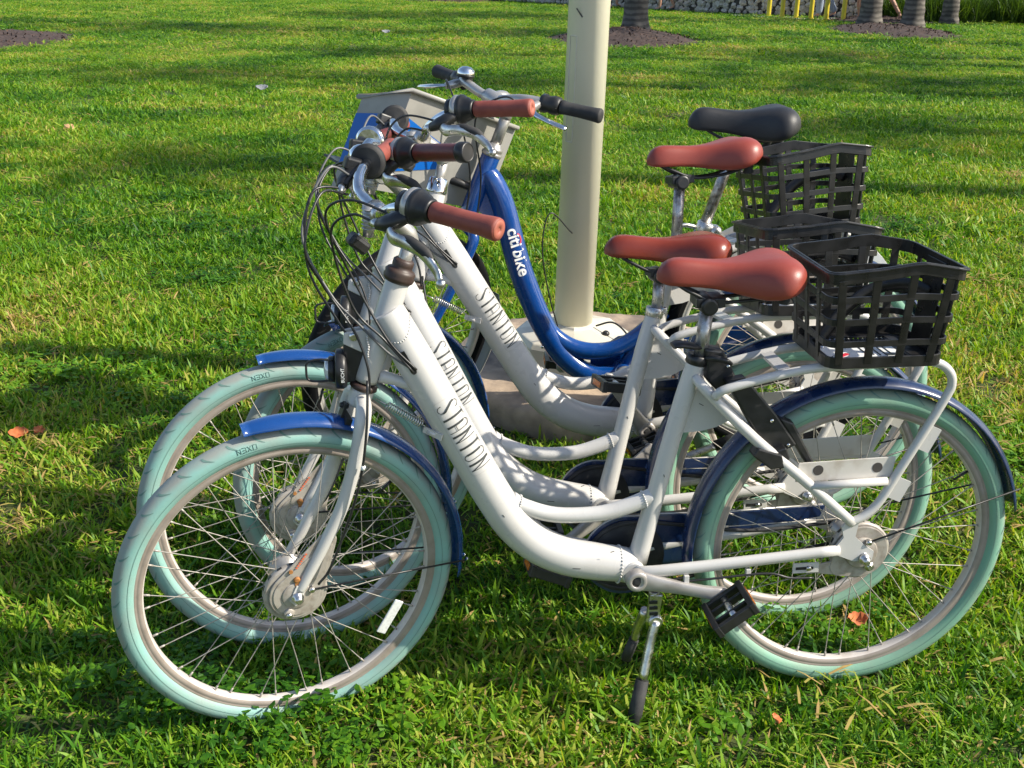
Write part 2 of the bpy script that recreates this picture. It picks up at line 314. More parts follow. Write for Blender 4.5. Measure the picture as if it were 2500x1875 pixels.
def blade_mesh(nb, rad, lmin, lmax, wmin, wmax, seed, lay=(10, 75), dry=0.07, name='tuft', stems=True):
    r = np.random.default_rng(seed); V = []; F = []; tone = []
    for b in range(nb):
        a = r.uniform(0, 2*PI); d = rad*math.sqrt(r.uniform()); x0, y0 = d*math.cos(a), d*math.sin(a)
        L = r.uniform(lmin, lmax); w = r.uniform(wmin, wmax); az = r.uniform(0, 2*PI); th = R(r.uniform(*lay)); bend = R(r.uniform(-5, 55)); tw = r.uniform(-.9, .9)
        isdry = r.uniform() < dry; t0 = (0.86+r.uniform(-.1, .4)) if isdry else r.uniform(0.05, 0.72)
        if isdry: th = R(r.uniform(60, 88))
        p = np.array([x0, y0, r.uniform(-0.004, 0.008) if not isdry else r.uniform(.000, .012)]); o = len(V); ns = 3
        for k in range(ns+1):
            f = k/ns; ang = th+bend*f
            dirv = np.array([math.sin(ang)*math.cos(az), math.sin(ang)*math.sin(az), math.cos(ang)])
            side = np.array([-math.sin(az+tw), math.cos(az+tw), 0.25*math.sin(az*3)])
            ww = w*(0.75 if k == 0 else 1.0 if k < ns-0 and k < 3 else 0.0)*(1-0.25*f)
            if p[2] < 0.002 and k > 0: p[2] = 0.002
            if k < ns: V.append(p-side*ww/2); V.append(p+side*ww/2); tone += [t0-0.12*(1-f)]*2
            else: V.append(p.copy()); tone.append(t0+0.05)
            p = p+dirv*L/ns
        for k in range(ns-1): F.append((o+2*k, o+2*k+1, o+2*k+3, o+2*k+2))
        F.append((o+2*ns-2, o+2*ns-1, o+2*ns))
    me = bpy.data.meshes.new(name); me.from_pydata([tuple(v) for v in V], [], F)
    me.polygons.foreach_set('use_smooth', [True]*len(F)); at = me.attributes.new('tone', 'FLOAT', 'POINT'); at.data.foreach_set('value', np.array(tone, np.float32))
    return me

def scatter_object(name, pts, rots, scales, coll, label, cat, seed=0):
    me = bpy.data.meshes.new(name); me.from_pydata([tuple(p) for p in pts], [], [])
    a = me.attributes.new('rot', 'FLOAT_VECTOR', 'POINT'); a.data.foreach_set('vector', np.array(rots, np.float32).ravel())
    a = me.attributes.new('scl', 'FLOAT_VECTOR', 'POINT'); a.data.foreach_set('vector', np.array(scales, np.float32).ravel())
    o = bpy.data.objects.new(name, me); COL.objects.link(o); tag(o, label, cat, kind='stuff')
    g = bpy.data.node_groups.new(name, 'GeometryNodeTree'); g.interface.new_socket('Geometry', in_out='INPUT', socket_type='NodeSocketGeometry'); g.interface.new_socket('Geometry', in_out='OUTPUT', socket_type='NodeSocketGeometry')
    n = g.nodes; l = g.links; gi = n.new('NodeGroupInput'); go = n.new('NodeGroupOutput')
    ci = n.new('GeometryNodeCollectionInfo'); ci.inputs[0].default_value = coll; ci.inputs[1].default_value = True; ci.inputs[2].default_value = True
    ip = n.new('GeometryNodeInstanceOnPoints'); ip.inputs['Pick Instance'].default_value = True
    ar = n.new('GeometryNodeInputNamedAttribute'); ar.data_type = 'FLOAT_VECTOR'; ar.inputs[0].default_value = 'rot'
    asc = n.new('GeometryNodeInputNamedAttribute'); asc.data_type = 'FLOAT_VECTOR'; asc.inputs[0].default_value = 'scl'
    rv = n.new('FunctionNodeRandomValue'); rv.data_type = 'INT'; rv.inputs[4].default_value = 0; rv.inputs[5].default_value = 999; rv.inputs[8].default_value = seed
    l.new(gi.outputs[0], ip.inputs['Points']); l.new(ci.outputs[0], ip.inputs['Instance']); l.new(rv.outputs[2], ip.inputs['Instance Index'])
    e2r = n.new('FunctionNodeEulerToRotation'); l.new(ar.outputs[0], e2r.inputs[0]); l.new(e2r.outputs[0], ip.inputs['Rotation']); l.new(asc.outputs[0], ip.inputs['Scale']); l.new(ip.outputs[0], go.inputs[0])
    md = o.modifiers.new('scatter', 'NODES'); md.node_group = g
    return o

def make_coll(name, meshes, mat):
    c = bpy.data.collections.new(name)
    for i, me in enumerate(meshes):
        me.materials.append(mat); ob = bpy.data.objects.new(name+'_piece', me); c.objects.link(ob)
    return c
def visible_band(y, margin):
    return 0.47*y+margin
def grass():
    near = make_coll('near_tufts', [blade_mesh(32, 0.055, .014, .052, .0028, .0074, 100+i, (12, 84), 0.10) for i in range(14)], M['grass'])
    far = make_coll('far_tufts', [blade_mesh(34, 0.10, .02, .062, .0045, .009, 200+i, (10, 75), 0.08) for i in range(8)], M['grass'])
    P = []
    def region(y0, y1, dens, scale, margin, jit=0.35):
        out = []; y = y0
        A = 0
        n = int(dens*(y1-y0)*2*visible_band((y0+y1)/2+0.3, margin))
        ys = rng.uniform(y0, y1, n*2); xs = rng.uniform(-1, 1, n*2)*visible_band(y1, margin)
        keep = np.abs(xs) < visible_band(ys, margin); xs, ys = xs[keep], ys[keep]
        # clumpy lawn: thin it where a smooth random field is low
        fld = 0.5+0.25*np.sin(xs*5.1+2.3*np.sin(ys*3.7))+0.25*np.sin(ys*6.3+1.7*np.sin(xs*4.1+1))
        keep = rng.uniform(0, 1, len(xs)) < 0.72+0.28*fld; xs, ys, fld = xs[keep], ys[keep], fld[keep]
        keep = ((xs-PAD_C[0])**2+(ys-PAD_C[1])**2 > (PAD_R+0.03)**2) & ~in_mulch(xs, ys); xs, ys, fld = xs[keep], ys[keep], fld[keep]
        n = min(n, len(xs)); xs, ys, fld = xs[:n], ys[:n], fld[:n]
        s = scale*rng.uniform(0.7, 1.25, n)*(0.85+0.3*fld)
        zf = np.interp(ys, [5, 9, 16], [1, .75, .45])
        return np.stack([xs, ys, gz(ys)], 1), np.stack([rng.normal(0, .12, n), rng.normal(0, .12, n), rng.uniform(0, 2*PI, n)], 1), np.stack([s, s, zf*s*rng.uniform(.75, 1.15, n)], 1)
    for nm, coll, regs, lab in (('grass', near, ((1.25, 2.6, 900, 1.0, 1.2), (2.6, 5.2, 620, 1.08, 1.5)), 'coarse green lawn grass with broad blades in the foreground under the bicycles'),
                           ('grass', far, ((5.2, 9.0, 300, 1.0, 2.5), (9.0, 16, 150, 1.25, 4.5), (16, 40, 60, 1.9, 7.0)), 'sunlit lawn grass stretching back to the palms and the stone wall')):
        a = [region(*r_) for r_ in regs]
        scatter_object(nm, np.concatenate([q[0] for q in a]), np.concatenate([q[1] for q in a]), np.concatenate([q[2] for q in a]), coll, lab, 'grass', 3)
grass()
def lawn_weeds():
    def rosette(seed):
        r = np.random.default_rng(seed); V = []; F = []; tone = []
        for k in range(26):
            a = r.uniform(0, 2*PI); d = r.uniform(.0, .05); c = np.array([d*math.cos(a), d*math.sin(a), r.uniform(.006, .026)]); u = r.normal(0, 1, 3); u[2] *= .35; u /= np.linalg.norm(u); w = np.cross(u, [0, 0, 1.]); w /= np.linalg.norm(w); L = r.uniform(.006, .011); W = L*.62; o = len(V)
            for (p, q) in ((-1, 0), (-.4, .8), (.5, .75), (1, 0), (.5, -.75), (-.4, -.8)): V.append(c+u*L*p+w*W*q+np.array([0, 0, -.002*abs(q)])); tone.append(r.uniform(-.1, .32))
            F.append(tuple(o+i for i in range(6)))
        me = bpy.data.meshes.new('weed'); me.from_pydata([tuple(v) for v in V], [], F); at = me.attributes.new('tone', 'FLOAT', 'POINT'); at.data.foreach_set('value', np.array(tone, np.float32)); return me
    def straw(seed):
        r = np.random.default_rng(seed); V = []; F = []; tone = []
        for k in range(12):
            a = r.uniform(0, 2*PI); d = r.uniform(0, .07); c = np.array([d*math.cos(a), d*math.sin(a), r.uniform(.012, .032)]); t = r.uniform(0, PI); u = np.array([math.cos(t), math.sin(t), r.normal(0, .18)]); w = np.array([-math.sin(t), math.cos(t), .2]); L = r.uniform(.010, .030); W = r.uniform(.0009, .0020); o = len(V)
            V += [c-u*L-w*W, c-u*L+w*W, c+w*W*1.2+np.array([0, 0, .003]), c-w*W*1.2+np.array([0, 0, .003]), c+u*L]; tone += [r.uniform(.75, 1.25)]*5; F += [(o, o+1, o+2, o+3), (o+3, o+2, o+4)]
        me = bpy.data.meshes.new('straw'); me.from_pydata([tuple(v) for v in V], [], F); at = me.attributes.new('tone', 'FLOAT', 'POINT'); at.data.foreach_set('value', np.array(tone, np.float32)); return me
    wc = make_coll('weeds', [rosette(700+i) for i in range(5)], M['grass']); sc = make_coll('straws', [straw(800+i) for i in range(5)], M['grass']); r = np.random.default_rng(31)
    def go(name, coll, ncl, per, spread, ymin, ymax, lab):
        P = []
        for i in range(ncl):
            y = ymin+(ymax-ymin)*r.uniform()**1.4; x = r.uniform(-1, 1)*visible_band(y, 1.0)
            for k in range(per): P.append((x+r.normal(0, spread), y+r.normal(0, spread*.8)))
        P = np.array(P); P = P[(P[:, 0]-PAD_C[0])**2+(P[:, 1]-PAD_C[1])**2 > (PAD_R+.04)**2]; n = len(P)
        scatter_object(name, np.stack([P[:, 0], P[:, 1], gz(P[:, 1])+.012], 1), np.stack([0*P[:, 0], 0*P[:, 0], r.uniform(0, 6.28, n)], 1), np.repeat(r.uniform(.8, 1.5, (n, 1)), 3, 1), coll, lab, 'ground cover', 5)
    go('lawn_weeds', wc, 46, 22, .13, 1.9, 8.0, 'small dark round-leaved weeds growing in low patches through the lawn')
    go('dry_straw', sc, 42, 5, .09, 1.5, 7.0, 'dry tan grass clippings lying in thin spots of the lawn')
lawn_weeds()

# ------------------------------------------------------------------ bicycle geometry (x forward, y to the rider's left, z up; origin where the rear tyre meets the ground)
HX, HZ, HANG, FX, FZ = 0.9067, 0.9061, R(71.08), 0.0217, -0.6352
WR, TR, RIMR = 0.33, 0.0215, 0.2937
def pose(x, y, yaw, lean, z0, tilt):
    f = np.array([-math.cos(yaw), -math.sin(yaw), 0]); l0 = np.array([math.sin(yaw), -math.cos(yaw), 0]); u0 = np.array([0, 0, 1.])
    up = math.cos(lean)*u0+math.sin(lean)*l0; left = math.cos(lean)*l0-math.sin(lean)*u0
    c, s = math.cos(tilt), math.sin(tilt); f, up = c*f+s*up, c*up-s*f
    return Matrix(((f[0], left[0], up[0], x), (f[1], left[1], up[1], y), (f[2], left[2], up[2], z0), (0, 0, 0, 1)))
def steer_mat(hx, hz, hang, st):
    ax = np.array([math.cos(hang), 0, -math.sin(hang)]); pp = np.array([math.sin(hang), 0, math.cos(hang)]); la = np.array([0, 1., 0])
    c, s = math.cos(st), math.sin(st); p2 = c*pp+s*la; l2 = c*la-s*pp; z = -ax
    return Matrix(((p2[0], l2[0], z[0], hx), (p2[1], l2[1], z[1], 0), (p2[2], l2[2], z[2], hz), (0, 0, 0, 1)))
def T(x, y, z): return Matrix.Translation((x, y, z))

_meshcache = {}
def cached(key, fn):
    if key not in _meshcache: _meshcache[key] = fn()
    return _meshcache[key]
def mesh_of(mb, name, mat, smooth=True, attr=None):
    me = bpy.data.meshes.new(name); me.from_pydata(mb.v, [], mb.f); me.update()
    me.polygons.foreach_set('use_smooth', [smooth and not fl for fl in mb.flat]); me.materials.append(mat)
    if attr is not None:
        a = me.attributes.new(attr[0], 'FLOAT', 'POINT'); a.data.foreach_set('value', np.array(attr[1], np.float32))
    return me

def tyre_mesh(mat):
    mb = MB(); N, K = 120, 20; V = []; F = []; tr = []
    rc = WR-TR
    for i in range(N):
        th = 2*PI*i/N
        for k in range(K):
            ph = 2*PI*k/K; rr = rc+TR*math.cos(ph); V.append((rr*math.cos(th), TR*math.sin(ph), rr*math.sin(th)))
            a = abs((ph+PI) % (2*PI)-PI); tr.append(0.85 if a < 0.7 else 0.85*max(0, (1.25-a)/.55))
    for i in range(N):
        j = (i+1) % N
        for k in range(K):
            w = (k+1) % K; F.append((i*K+k, j*K+k, j*K+w, i*K+w))
    mb.add(V, F); return mesh_of(mb, 'tyre', mat, attr=('tread', tr))
def groove_mesh(mat):
    """the curved sipes cut along both shoulders of the tyre, and the small rib line on the sidewall"""
    mb = MB(); rc = WR-TR; n = 42
    def P(th, ph, off=0.0004): rr = rc+(TR+off)*math.cos(ph); return np.array([rr*math.cos(th), (TR+off)*math.sin(ph), rr*math.sin(th)])
    for sgn in (1, -1):
        for i in range(n):
            t0 = 2*PI*i/n+(0.07 if sgn < 0 else 0); V = []
            for k in range(7):
                f = k/6; ph = 0.42+0.80*f; th = t0+0.055*(f**2)-0.02; w = 0.0019*(0.35+math.sin(PI*min(1, f*0.9+.1)))
                V.append(P(th-w/rc/1, sgn*ph)); V.append(P(th+w/rc/1, sgn*ph))
            mb.add(V, [(2*k, 2*k+1, 2*k+3, 2*k+2) for k in range(6)])
        for ph in (1.78,):
            V = []; Nn = 120
            for i in range(Nn): V.append(P(2*PI*i/Nn, sgn*(ph-.02))); V.append(P(2*PI*i/Nn, sgn*(ph+.02)))
            mb.add(V, [(2*i, 2*i+1, (2*i+3) % (2*Nn), (2*i+2) % (2*Nn)) for i in range(Nn)])
    return mesh_of(mb, 'tread_groove', mat)
def rim_mesh(mat):
    mb = MB(); prof = [(.2938, .0130), (.2932, .0133), (.2895, .0135), (.2880, .0128), (.2862, .0128), (.2848, .0135), (.2800, .0128), (.2765, .0105), (.2745, .0085), (.2737, .004), (.2735, 0)]
    pr = prof+[(r, -y) for r, y in prof[-2::-1]]; pr += [(.2920, -.0105), (.2800, 0), (.2920, .0105)]; K = len(pr); N = 120; V = []; F = []
    for i in range(N):
        t = 2*PI*i/N
        for (r, y) in pr: V.append((r*math.cos(t), y, r*math.sin(t)))
    for i in range(N):
        j = (i+1) % N
        for k in range(K): F.append((i*K+k, i*K+(k+1) % K, j*K+(k+1) % K, j*K+k))
    mb.add(V, F); me = mesh_of(mb, 'rim', mat); me.materials.append(M['rim_bed']); K2 = len(prof)
    idx = [1 if 7 <= (i % K) < 2*K2-9 else 0 for i in range(len(F))]; me.polygons.foreach_set('material_index', idx); return me
def spoke_mesh(side, lead):
    a0 = 0.0; hub_r = 0.036; d = lead*R(62); h = np.array([hub_r*math.cos(d), side*0.030, hub_r*math.sin(d)]); r = np.array([0.2742, side*0.002, 0.0])
    mb = MB(); mb.tube([h, h+(r-h)*.5, r], [0.00105, .00105, .00105], 5, cap=False)
    e = r-(r-h)/np.linalg.norm(r-h)*0.012; mb.tube([e, r], 0.0021, 6)
    return mesh_of(mb, 'spoke', M['spoke'])
def ring_text_oxen(mat, ang):
    """the small raised word OXEN on the tyre wall"""
    L = {'O': [[(0, 0), (0, 1), (.8, 1), (.8, 0), (0, 0)]], 'X': [[(0, 0), (.8, 1)], [(0, 1), (.8, 0)]], 'E': [[(.8, 0), (0, 0), (0, 1), (.8, 1)], [(0, .5), (.7, .5)]], 'N': [[(0, 0), (0, 1), (.8, 0), (.8, 1)]]}
    mb = MB(); rc = WR-TR
    if True:
        x = 0
        for ch in 'OXEN':
            for st in L[ch]:
                pts = []
                for (u, v) in st:
                    ph = 1.15+0.42*v; th = ang-(x+u)*0.0085/0.31; rr = rc+(TR+.0004)*math.cos(ph); pts.append((rr*math.cos(th), (TR+.0004)*math.sin(ph), rr*math.sin(th)))
                mb.tube(pts, 0.0008, 4)
            x += 1.15
    return mesh_of(mb, 'sidewall_lettering', mat)

def make_wheel(parent, name, matrix, tyre, groove, rim, kind, spin=0.0, oxen=(R(-84),)):
    """rim with its tyre, spokes and hub as sub-parts"""
    w = link(name, cached(('rim', rim), lambda: rim_mesh(M[rim])), parent, matrix)
    S = Matrix.Rotation(spin, 4, 'Y')
    link('tyre', cached(('tyre', tyre), lambda: tyre_mesh(M[tyre])), w, S)
    tag(link('tread_groove', cached(('gr', groove), lambda: groove_mesh(M[groove])), w, S), kind='stuff')
    if tyre != 'tyre_black': [link('sidewall_lettering', cached(('ox', a), lambda: ring_text_oxen(M['groove'], a)), w) for a in oxen]
    for i in range(36):
        side = 1 if i % 2 else -1; lead = 1 if (i//2) % 2 else -1
        me = cached(('spoke', side, lead), lambda: spoke_mesh(side, lead))
        link('spoke', me, w, Matrix.Rotation(2*PI*i/36+spin+(R(3) if side > 0 else 0), 4, 'Y'))
    hb = MB().lathe((0, -.045, 0), (0, 1, 0), [(.006, -.03), (.006, 0), (.018, 0), (.038, .010), (.038, .014), (.022, .02), (.020, .066), (.038, .074), (.038, .078), (.020, .084), (.006, .086), (.006, .118)], 20)
    link('hub', cached(('hub',), lambda: mesh_of(hb, 'hub', M['alupaint'])), w)
    # valve
    vb = MB().tube([(.274, 0, 0), (.240, 0, 0)], [.0028, .0022], 7)
    link('valve', cached(('valve',), lambda: mesh_of(vb, 'valve', M['black'])), w, Matrix.Rotation(R(200)+spin, 4, 'Y'))
    if kind == 'roller':       # roller brake: drum with cooling slots, tear-drop plate, nut and cable anchor
        c = (0, 0, 0)
        d = MB().lathe((0, .034, 0), (0, 1, 0), [(.045, -.004), (.060, 0), (.062, .004), (.062, .012), (.058, .016)], 36); link('brake_drum', cached(('drum',), lambda: mesh_of(d, 'brake_drum', M['hub'])), w)
        s = MB()
        for k in range(16): t = 2*PI*k/16; s.box((.0602*math.cos(t), .0425, .0602*math.sin(t)), (.0045, .006, .010), ((math.cos(t), 0, math.sin(t)), (0, 1, 0), (-math.sin(t), 0, math.cos(t))))
        link('cooling_slot', cached(('slots',), lambda: mesh_of(s, 'cooling_slot', M['black'], False)), w)
    return w
def tear_plate(r, ax_, az_, apex_r, n=26):
    """outline: a circle of radius r joined by tangents to a small circle of radius apex_r at (ax_, az_)"""
    pts = [(r*math.cos(t), r*math.sin(t)) for t in np.linspace(0, 2*PI, 48, endpoint=False)]+[(ax_+apex_r*math.cos(t), az_+apex_r*math.sin(t)) for t in np.linspace(0, 2*PI, 16, endpoint=False)]
    pts = sorted(set((round(a, 6), round(b, 6)) for a, b in pts))
    def cross(o, a, b): return (a[0]-o[0])*(b[1]-o[1])-(a[1]-o[1])*(b[0]-o[0])
    lo = []
    for p in pts:
        while len(lo) >= 2 and cross(lo[-2], lo[-1], p) <= 0: lo.pop()
        lo.append(p)
    hi = []
    for p in reversed(pts):
        while len(hi) >= 2 and cross(hi[-2], hi[-1], p) <= 0: hi.pop()
        hi.append(p)
    return lo[:-1]+hi[:-1]

# --- lettering laid on a round tube
def on_tube(C0, d, n, r, s, t, a0, off=0.0005):
    """s along the tube from C0, t around it; a0 = angle of the baseline middle above the left-hand side"""
    al = a0+t/r
    p = np.array(C0)+np.array(d)*s+(r+off)*(math.cos(al)*np.array([0, 1., 0])+math.sin(al)*np.array(n)); return p
def ribbon(mb, pts, w, fn, w2=None):
    P = np.array(pts, float); out = []
    if len(P) == 2: P = np.array([P[0]+(P[1]-P[0])*f for f in np.linspace(0, 1, 9)])
    k = len(P)
    Tn = np.zeros_like(P); Tn[1:-1] = P[2:]-P[:-2]; Tn[0] = P[1]-P[0]; Tn[-1] = P[-1]-P[-2]; Tn /= np.linalg.norm(Tn, axis=1)[:, None]
    Nn = np.stack([-Tn[:, 1], Tn[:, 0]], 1)
    for i in range(k):
        ww = w if w2 is None else w+(w2-w)*i/(k-1)
        out.append(fn(*(P[i]+Nn[i]*ww/2))); out.append(fn(*(P[i]-Nn[i]*ww/2)))
    mb.add(out, [(2*i, 2*i+1, 2*i+3, 2*i+2) for i in range(k-1)])
def stanton_decal(parent):
    dd = np.array([-.459, 0, -.8885]); nn = np.array([-.8885, 0, .459]); C0 = np.array([.847, 0, .682])+dd*0.0165; r = .0372; a0 = R(24)
    H, W, G = .046, .0158, .0060; th, tn = .0042, .0013
    fn = lambda s, t: on_tube(C0, dd, nn, r, s, t-H/2, a0)
    mb = MB(); x = 0.0
    def arc(cx, cy, rx, ry, a, b, k=12): return [(cx+rx*math.cos(R(q)), cy+ry*math.sin(R(q))) for q in np.linspace(a, b, k)]
    for ch in 'STANTON':
        X = lambda u, v: (x+u*W, v*H)
        if ch == 'S':
            ribbon(mb, [(x+p, q) for p, q in arc(W*.55, H*.80, W*.42, H*.20, -5, 175)], tn, fn)
            ribbon(mb, [X(.13, .83), X(.16, .70), X(.33, .58), X(.62, .40), X(.86, .28), X(.90, .17)], th*.95, fn)
            ribbon(mb, [(x+p, q) for p, q in arc(W*.45, H*.18, W*.45, H*.18, 0, -190)], tn, fn)
        if ch == 'T':
            ribbon(mb, [X(.5, 0), X(.5, 1)], th, fn); ribbon(mb, [X(.0, 1), X(1.0, 1)], tn, fn)
        if ch == 'A':
            ribbon(mb, [X(.14, 0), X(.14, .80)], th, fn); ribbon(mb, [(x+p, q) for p, q in arc(W*.5, H*.78, W*.42, H*.22, 180, 0)], tn*1.3, fn); ribbon(mb, [X(.92, .78), X(.92, 0)], tn, fn); ribbon(mb, [X(.2, .36), X(.92, .36)], tn, fn)
        if ch == 'N':
            ribbon(mb, [X(.14, 0), X(.14, 1)], th, fn); ribbon(mb, [X(.10, 1), X(.92, 0)], tn*1.5, fn); ribbon(mb, [X(.92, 0), X(.92, 1)], tn, fn)
        if ch == 'O':
            ribbon(mb, [X(.14, .16), X(.14, .84)], th, fn); ribbon(mb, [(x+p, q) for p, q in arc(W*.5, H*.80, W*.42, H*.20, 180, 0)], tn*1.2, fn); ribbon(mb, [X(.92, .8), X(.92, .2)], tn, fn); ribbon(mb, [(x+p, q) for p, q in arc(W*.5, H*.2, W*.42, H*.2, 0, -180)], tn*1.2, fn)
        x += W+G
    mb.build('lettering', M['ink'], parent)
    b = MB(); L = x-G; m = .009; c = .008; pts = []
    for (cx, cy, a) in ((L+m-c, H+m*.5-c, 90), (L+m-c, -m*.5+c, 0), (-m+c, -m*.5+c, -90), (-m+c, H+m*.5-c, -180)):
        pts += [(cx+c*math.cos(R(q)), cy+c*math.sin(R(q))) for q in np.linspace(a, a-90, 6)]
    pts.append(pts[0]); dense = []
    for p, q in zip(pts[:-1], pts[1:]): dense += [tuple(np.array(p)+(np.array(q)-np.array(p))*f) for f in (0, .25, .5, .75)]
    dense.append(pts[0]); ribbon(b, dense, .0006, fn); b.build('lettering_outline', M['inkfaint'], parent)

def bmfont(text, bold=0.0):
    cu = bpy.data.curves.new('print', 'FONT'); cu.body = text; cu.offset = bold; cu.space_word = 0.5; cu.resolution_u = 4
    ob = bpy.data.objects.new('print', cu); COL.objects.link(ob); dg = bpy.context.evaluated_depsgraph_get()
    me = bpy.data.meshes.new_from_object(ob.evaluated_get(dg)); V = np.array([v.co[:2] for v in me.vertices]); F = [tuple(p.vertices) for p in me.polygons]
    bpy.data.objects.remove(ob); bpy.data.curves.remove(cu); bpy.data.meshes.remove(me); return V, F
def citi_decal(parent, C0, dd, nn, r, height, a0):
    V, F = bmfont('citi bike', 0.022); V = V-[V[:, 0].min(), 0]; sc = height/0.73
    mb = MB(); mb.add([on_tube(C0, dd, nn, r, u*sc, v*sc-height/2, a0, .0030) for u, v in V], F); mb.build('lettering', M['whitesticker'], parent)
    L = (V[:, 0].max())*sc; b = MB(); cx = L*.245; rr = L*.105
    ribbon(b, [(cx-rr*math.cos(q), height*.70+rr*.62*math.sin(q)) for q in np.linspace(.15, PI-.15, 12)], .0034, lambda s, t: on_tube(C0, dd, nn, r, s, t-height/2, a0, .0032)); b.build('red_arc', M['redprint'], parent)

# --- saddle
def saddle_mesh(name, mat, L=.275, HW=.098, thick=1.0):
    """lofted cushion: u = 0 nose tip ... 1 rear; local x forward, z up, origin under the middle of the cushion"""
    us = np.array([0, .012, .05, .12, .22, .34, .46, .57, .67, .77, .86, .93, .98, 1.0])
    hw = np.interp(us, [0, .012, .05, .12, .22, .34, .46, .57, .67, .77, .86, .93, .98, 1.0], [.003, .012, .020, .0255, .027, .029, .037, .054, .077, HW, HW*1.0, HW*.86, HW*.60, HW*.34])
    top = np.interp(us, [0, .05, .12, .25, .42, .6, .75, .88, .96, 1], [.012, .034, .041, .038, .032, .036, .046, .047, .036, .016])*thick
    bot = np.interp(us, [0, .05, .2, .4, .55, .7, .85, 1], [.000, -.008, -.010, -.014, -.024, -.030, -.020, .004])*thick
    K = 18; V = []; F = []
    for i, u in enumerate(us):
        x = L*(.5-u)
        for k in range(K+1):
            a = PI*k/K; c, s = math.cos(a), math.sin(a); y = hw[i]*math.copysign(abs(c)**.62, c); z = bot[i]+(top[i]-bot[i])*(abs(s)**.62)
            if u > .55: z -= .004*math.exp(-(y/.018)**2)*min(1, (u-.55)*5)*(1-max(0, u-.9)*8 if u > .9 else 1)
            V.append((x, y, z))
        V.append((x, -hw[i]*.8, bot[i]-.0005)); V.append((x, hw[i]*.8, bot[i]-.0005))
    n = K+3
    for i in range(len(us)-1):
        for k in range(n): F.append((i*n+k, i*n+(k+1) % n, (i+1)*n+(k+1) % n, (i+1)*n+k))
    F.append(tuple(range(n))[::-1]); F.append(tuple((len(us)-1)*n+k for k in range(n)))
    return MB().add(V, F)
def build_saddle(parent, loc, mat, ang=0.0, cx=.03, big=False, **kw):
    o = saddle_mesh('saddle', mat, **kw).build('saddle', mat, parent, T(*loc)@Matrix.Rotation(ang, 4, 'Y'), subsurf=1)
    b = MB()
    for s in (-1, 1): b.tube(cr_path([(.105, s*.012, -.004), (.075, s*.020, -.022), (.03, s*.022, -.040), (-.03, s*.022, -.040), (-.075, s*.035, -.030), (-.105, s*.045, -.012)], 5), .0038, 8)
    b.build('saddle_rail', M['black'], o)
    c = MB().box((cx, 0, -.042), (.055, .052, .018)).lathe((.004+cx, -.034, -.048), (0, 1, 0), [(.012, 0), (.017, .002), (.017, .066), (.012, .068)], 18); c.build('saddle_clamp', M['black'], o, bevel=.002)
    for s in (-1, 1):
        if big: e = MB().lathe((-.085, s*.050, -.078), (0, 0, 1), [(.010, 0), (.018, .003), (.013, .012), (.019, .018), (.013, .027), (.020, .033), (.014, .043), (.018, .052)], 16)
        else: e = MB().lathe((-.095, s*.048, -.040), (0, 0, 1), [(.010, 0), (.014, .004), (.010, .010), (.014, .016), (.010, .022), (.013, .028)], 14)
        e.build('elastomer', M['rubber'], o)
    return o

# --- basket
def rloop(x0, x1, hw, zf, rc=.022, k=5):
    """rounded rectangle running round the basket; zf gives the height at x"""
    pts = []
    for (cx, cy, a) in ((x1-rc, hw-rc, 90), (x1-rc, -hw+rc, 0), (x0+rc, -hw+rc, -90), (x0+rc, hw-rc, -180)):
        for q in np.linspace(a, a-90, k): pts.append((cx+rc*math.cos(R(q)), cy+rc*math.sin(R(q))))
    out = []
    for i in range(len(pts)):
        a = np.array(pts[i]); b = np.array(pts[(i+1) % len(pts)]); n = max(1, int(np.linalg.norm(b-a)/.02))
        for j in range(n): p = a+(b-a)*j/n; out.append((p[0], p[1], zf(p[0])))
    return np.array(out)
def band(mb, loop, h, t, z_off=0):
    """flat upright strip of height h and thickness t following a closed loop"""
    k = len(loop); Tn = np.roll(loop, -1, 0)-np.roll(loop, 1, 0); Tn[:, 2] = 0; Tn /= np.linalg.norm(Tn, axis=1)[:, None]; N = np.stack([-Tn[:, 1], Tn[:, 0], 0*Tn[:, 0]], 1)
    V = []
    for i in range(k):
        for (a, b) in ((-t/2, -h/2), (t/2, -h/2), (t/2, h/2), (-t/2, h/2)): V.append(loop[i]+N[i]*a+np.array([0, 0, b+z_off]))
    F = []
    for i in range(k):
        j = (i+1) % k
        for q in range(4): F.append((i*4+q, i*4+(q+1) % 4, j*4+(q+1) % 4, j*4+q))
    mb.add(V, F, True)
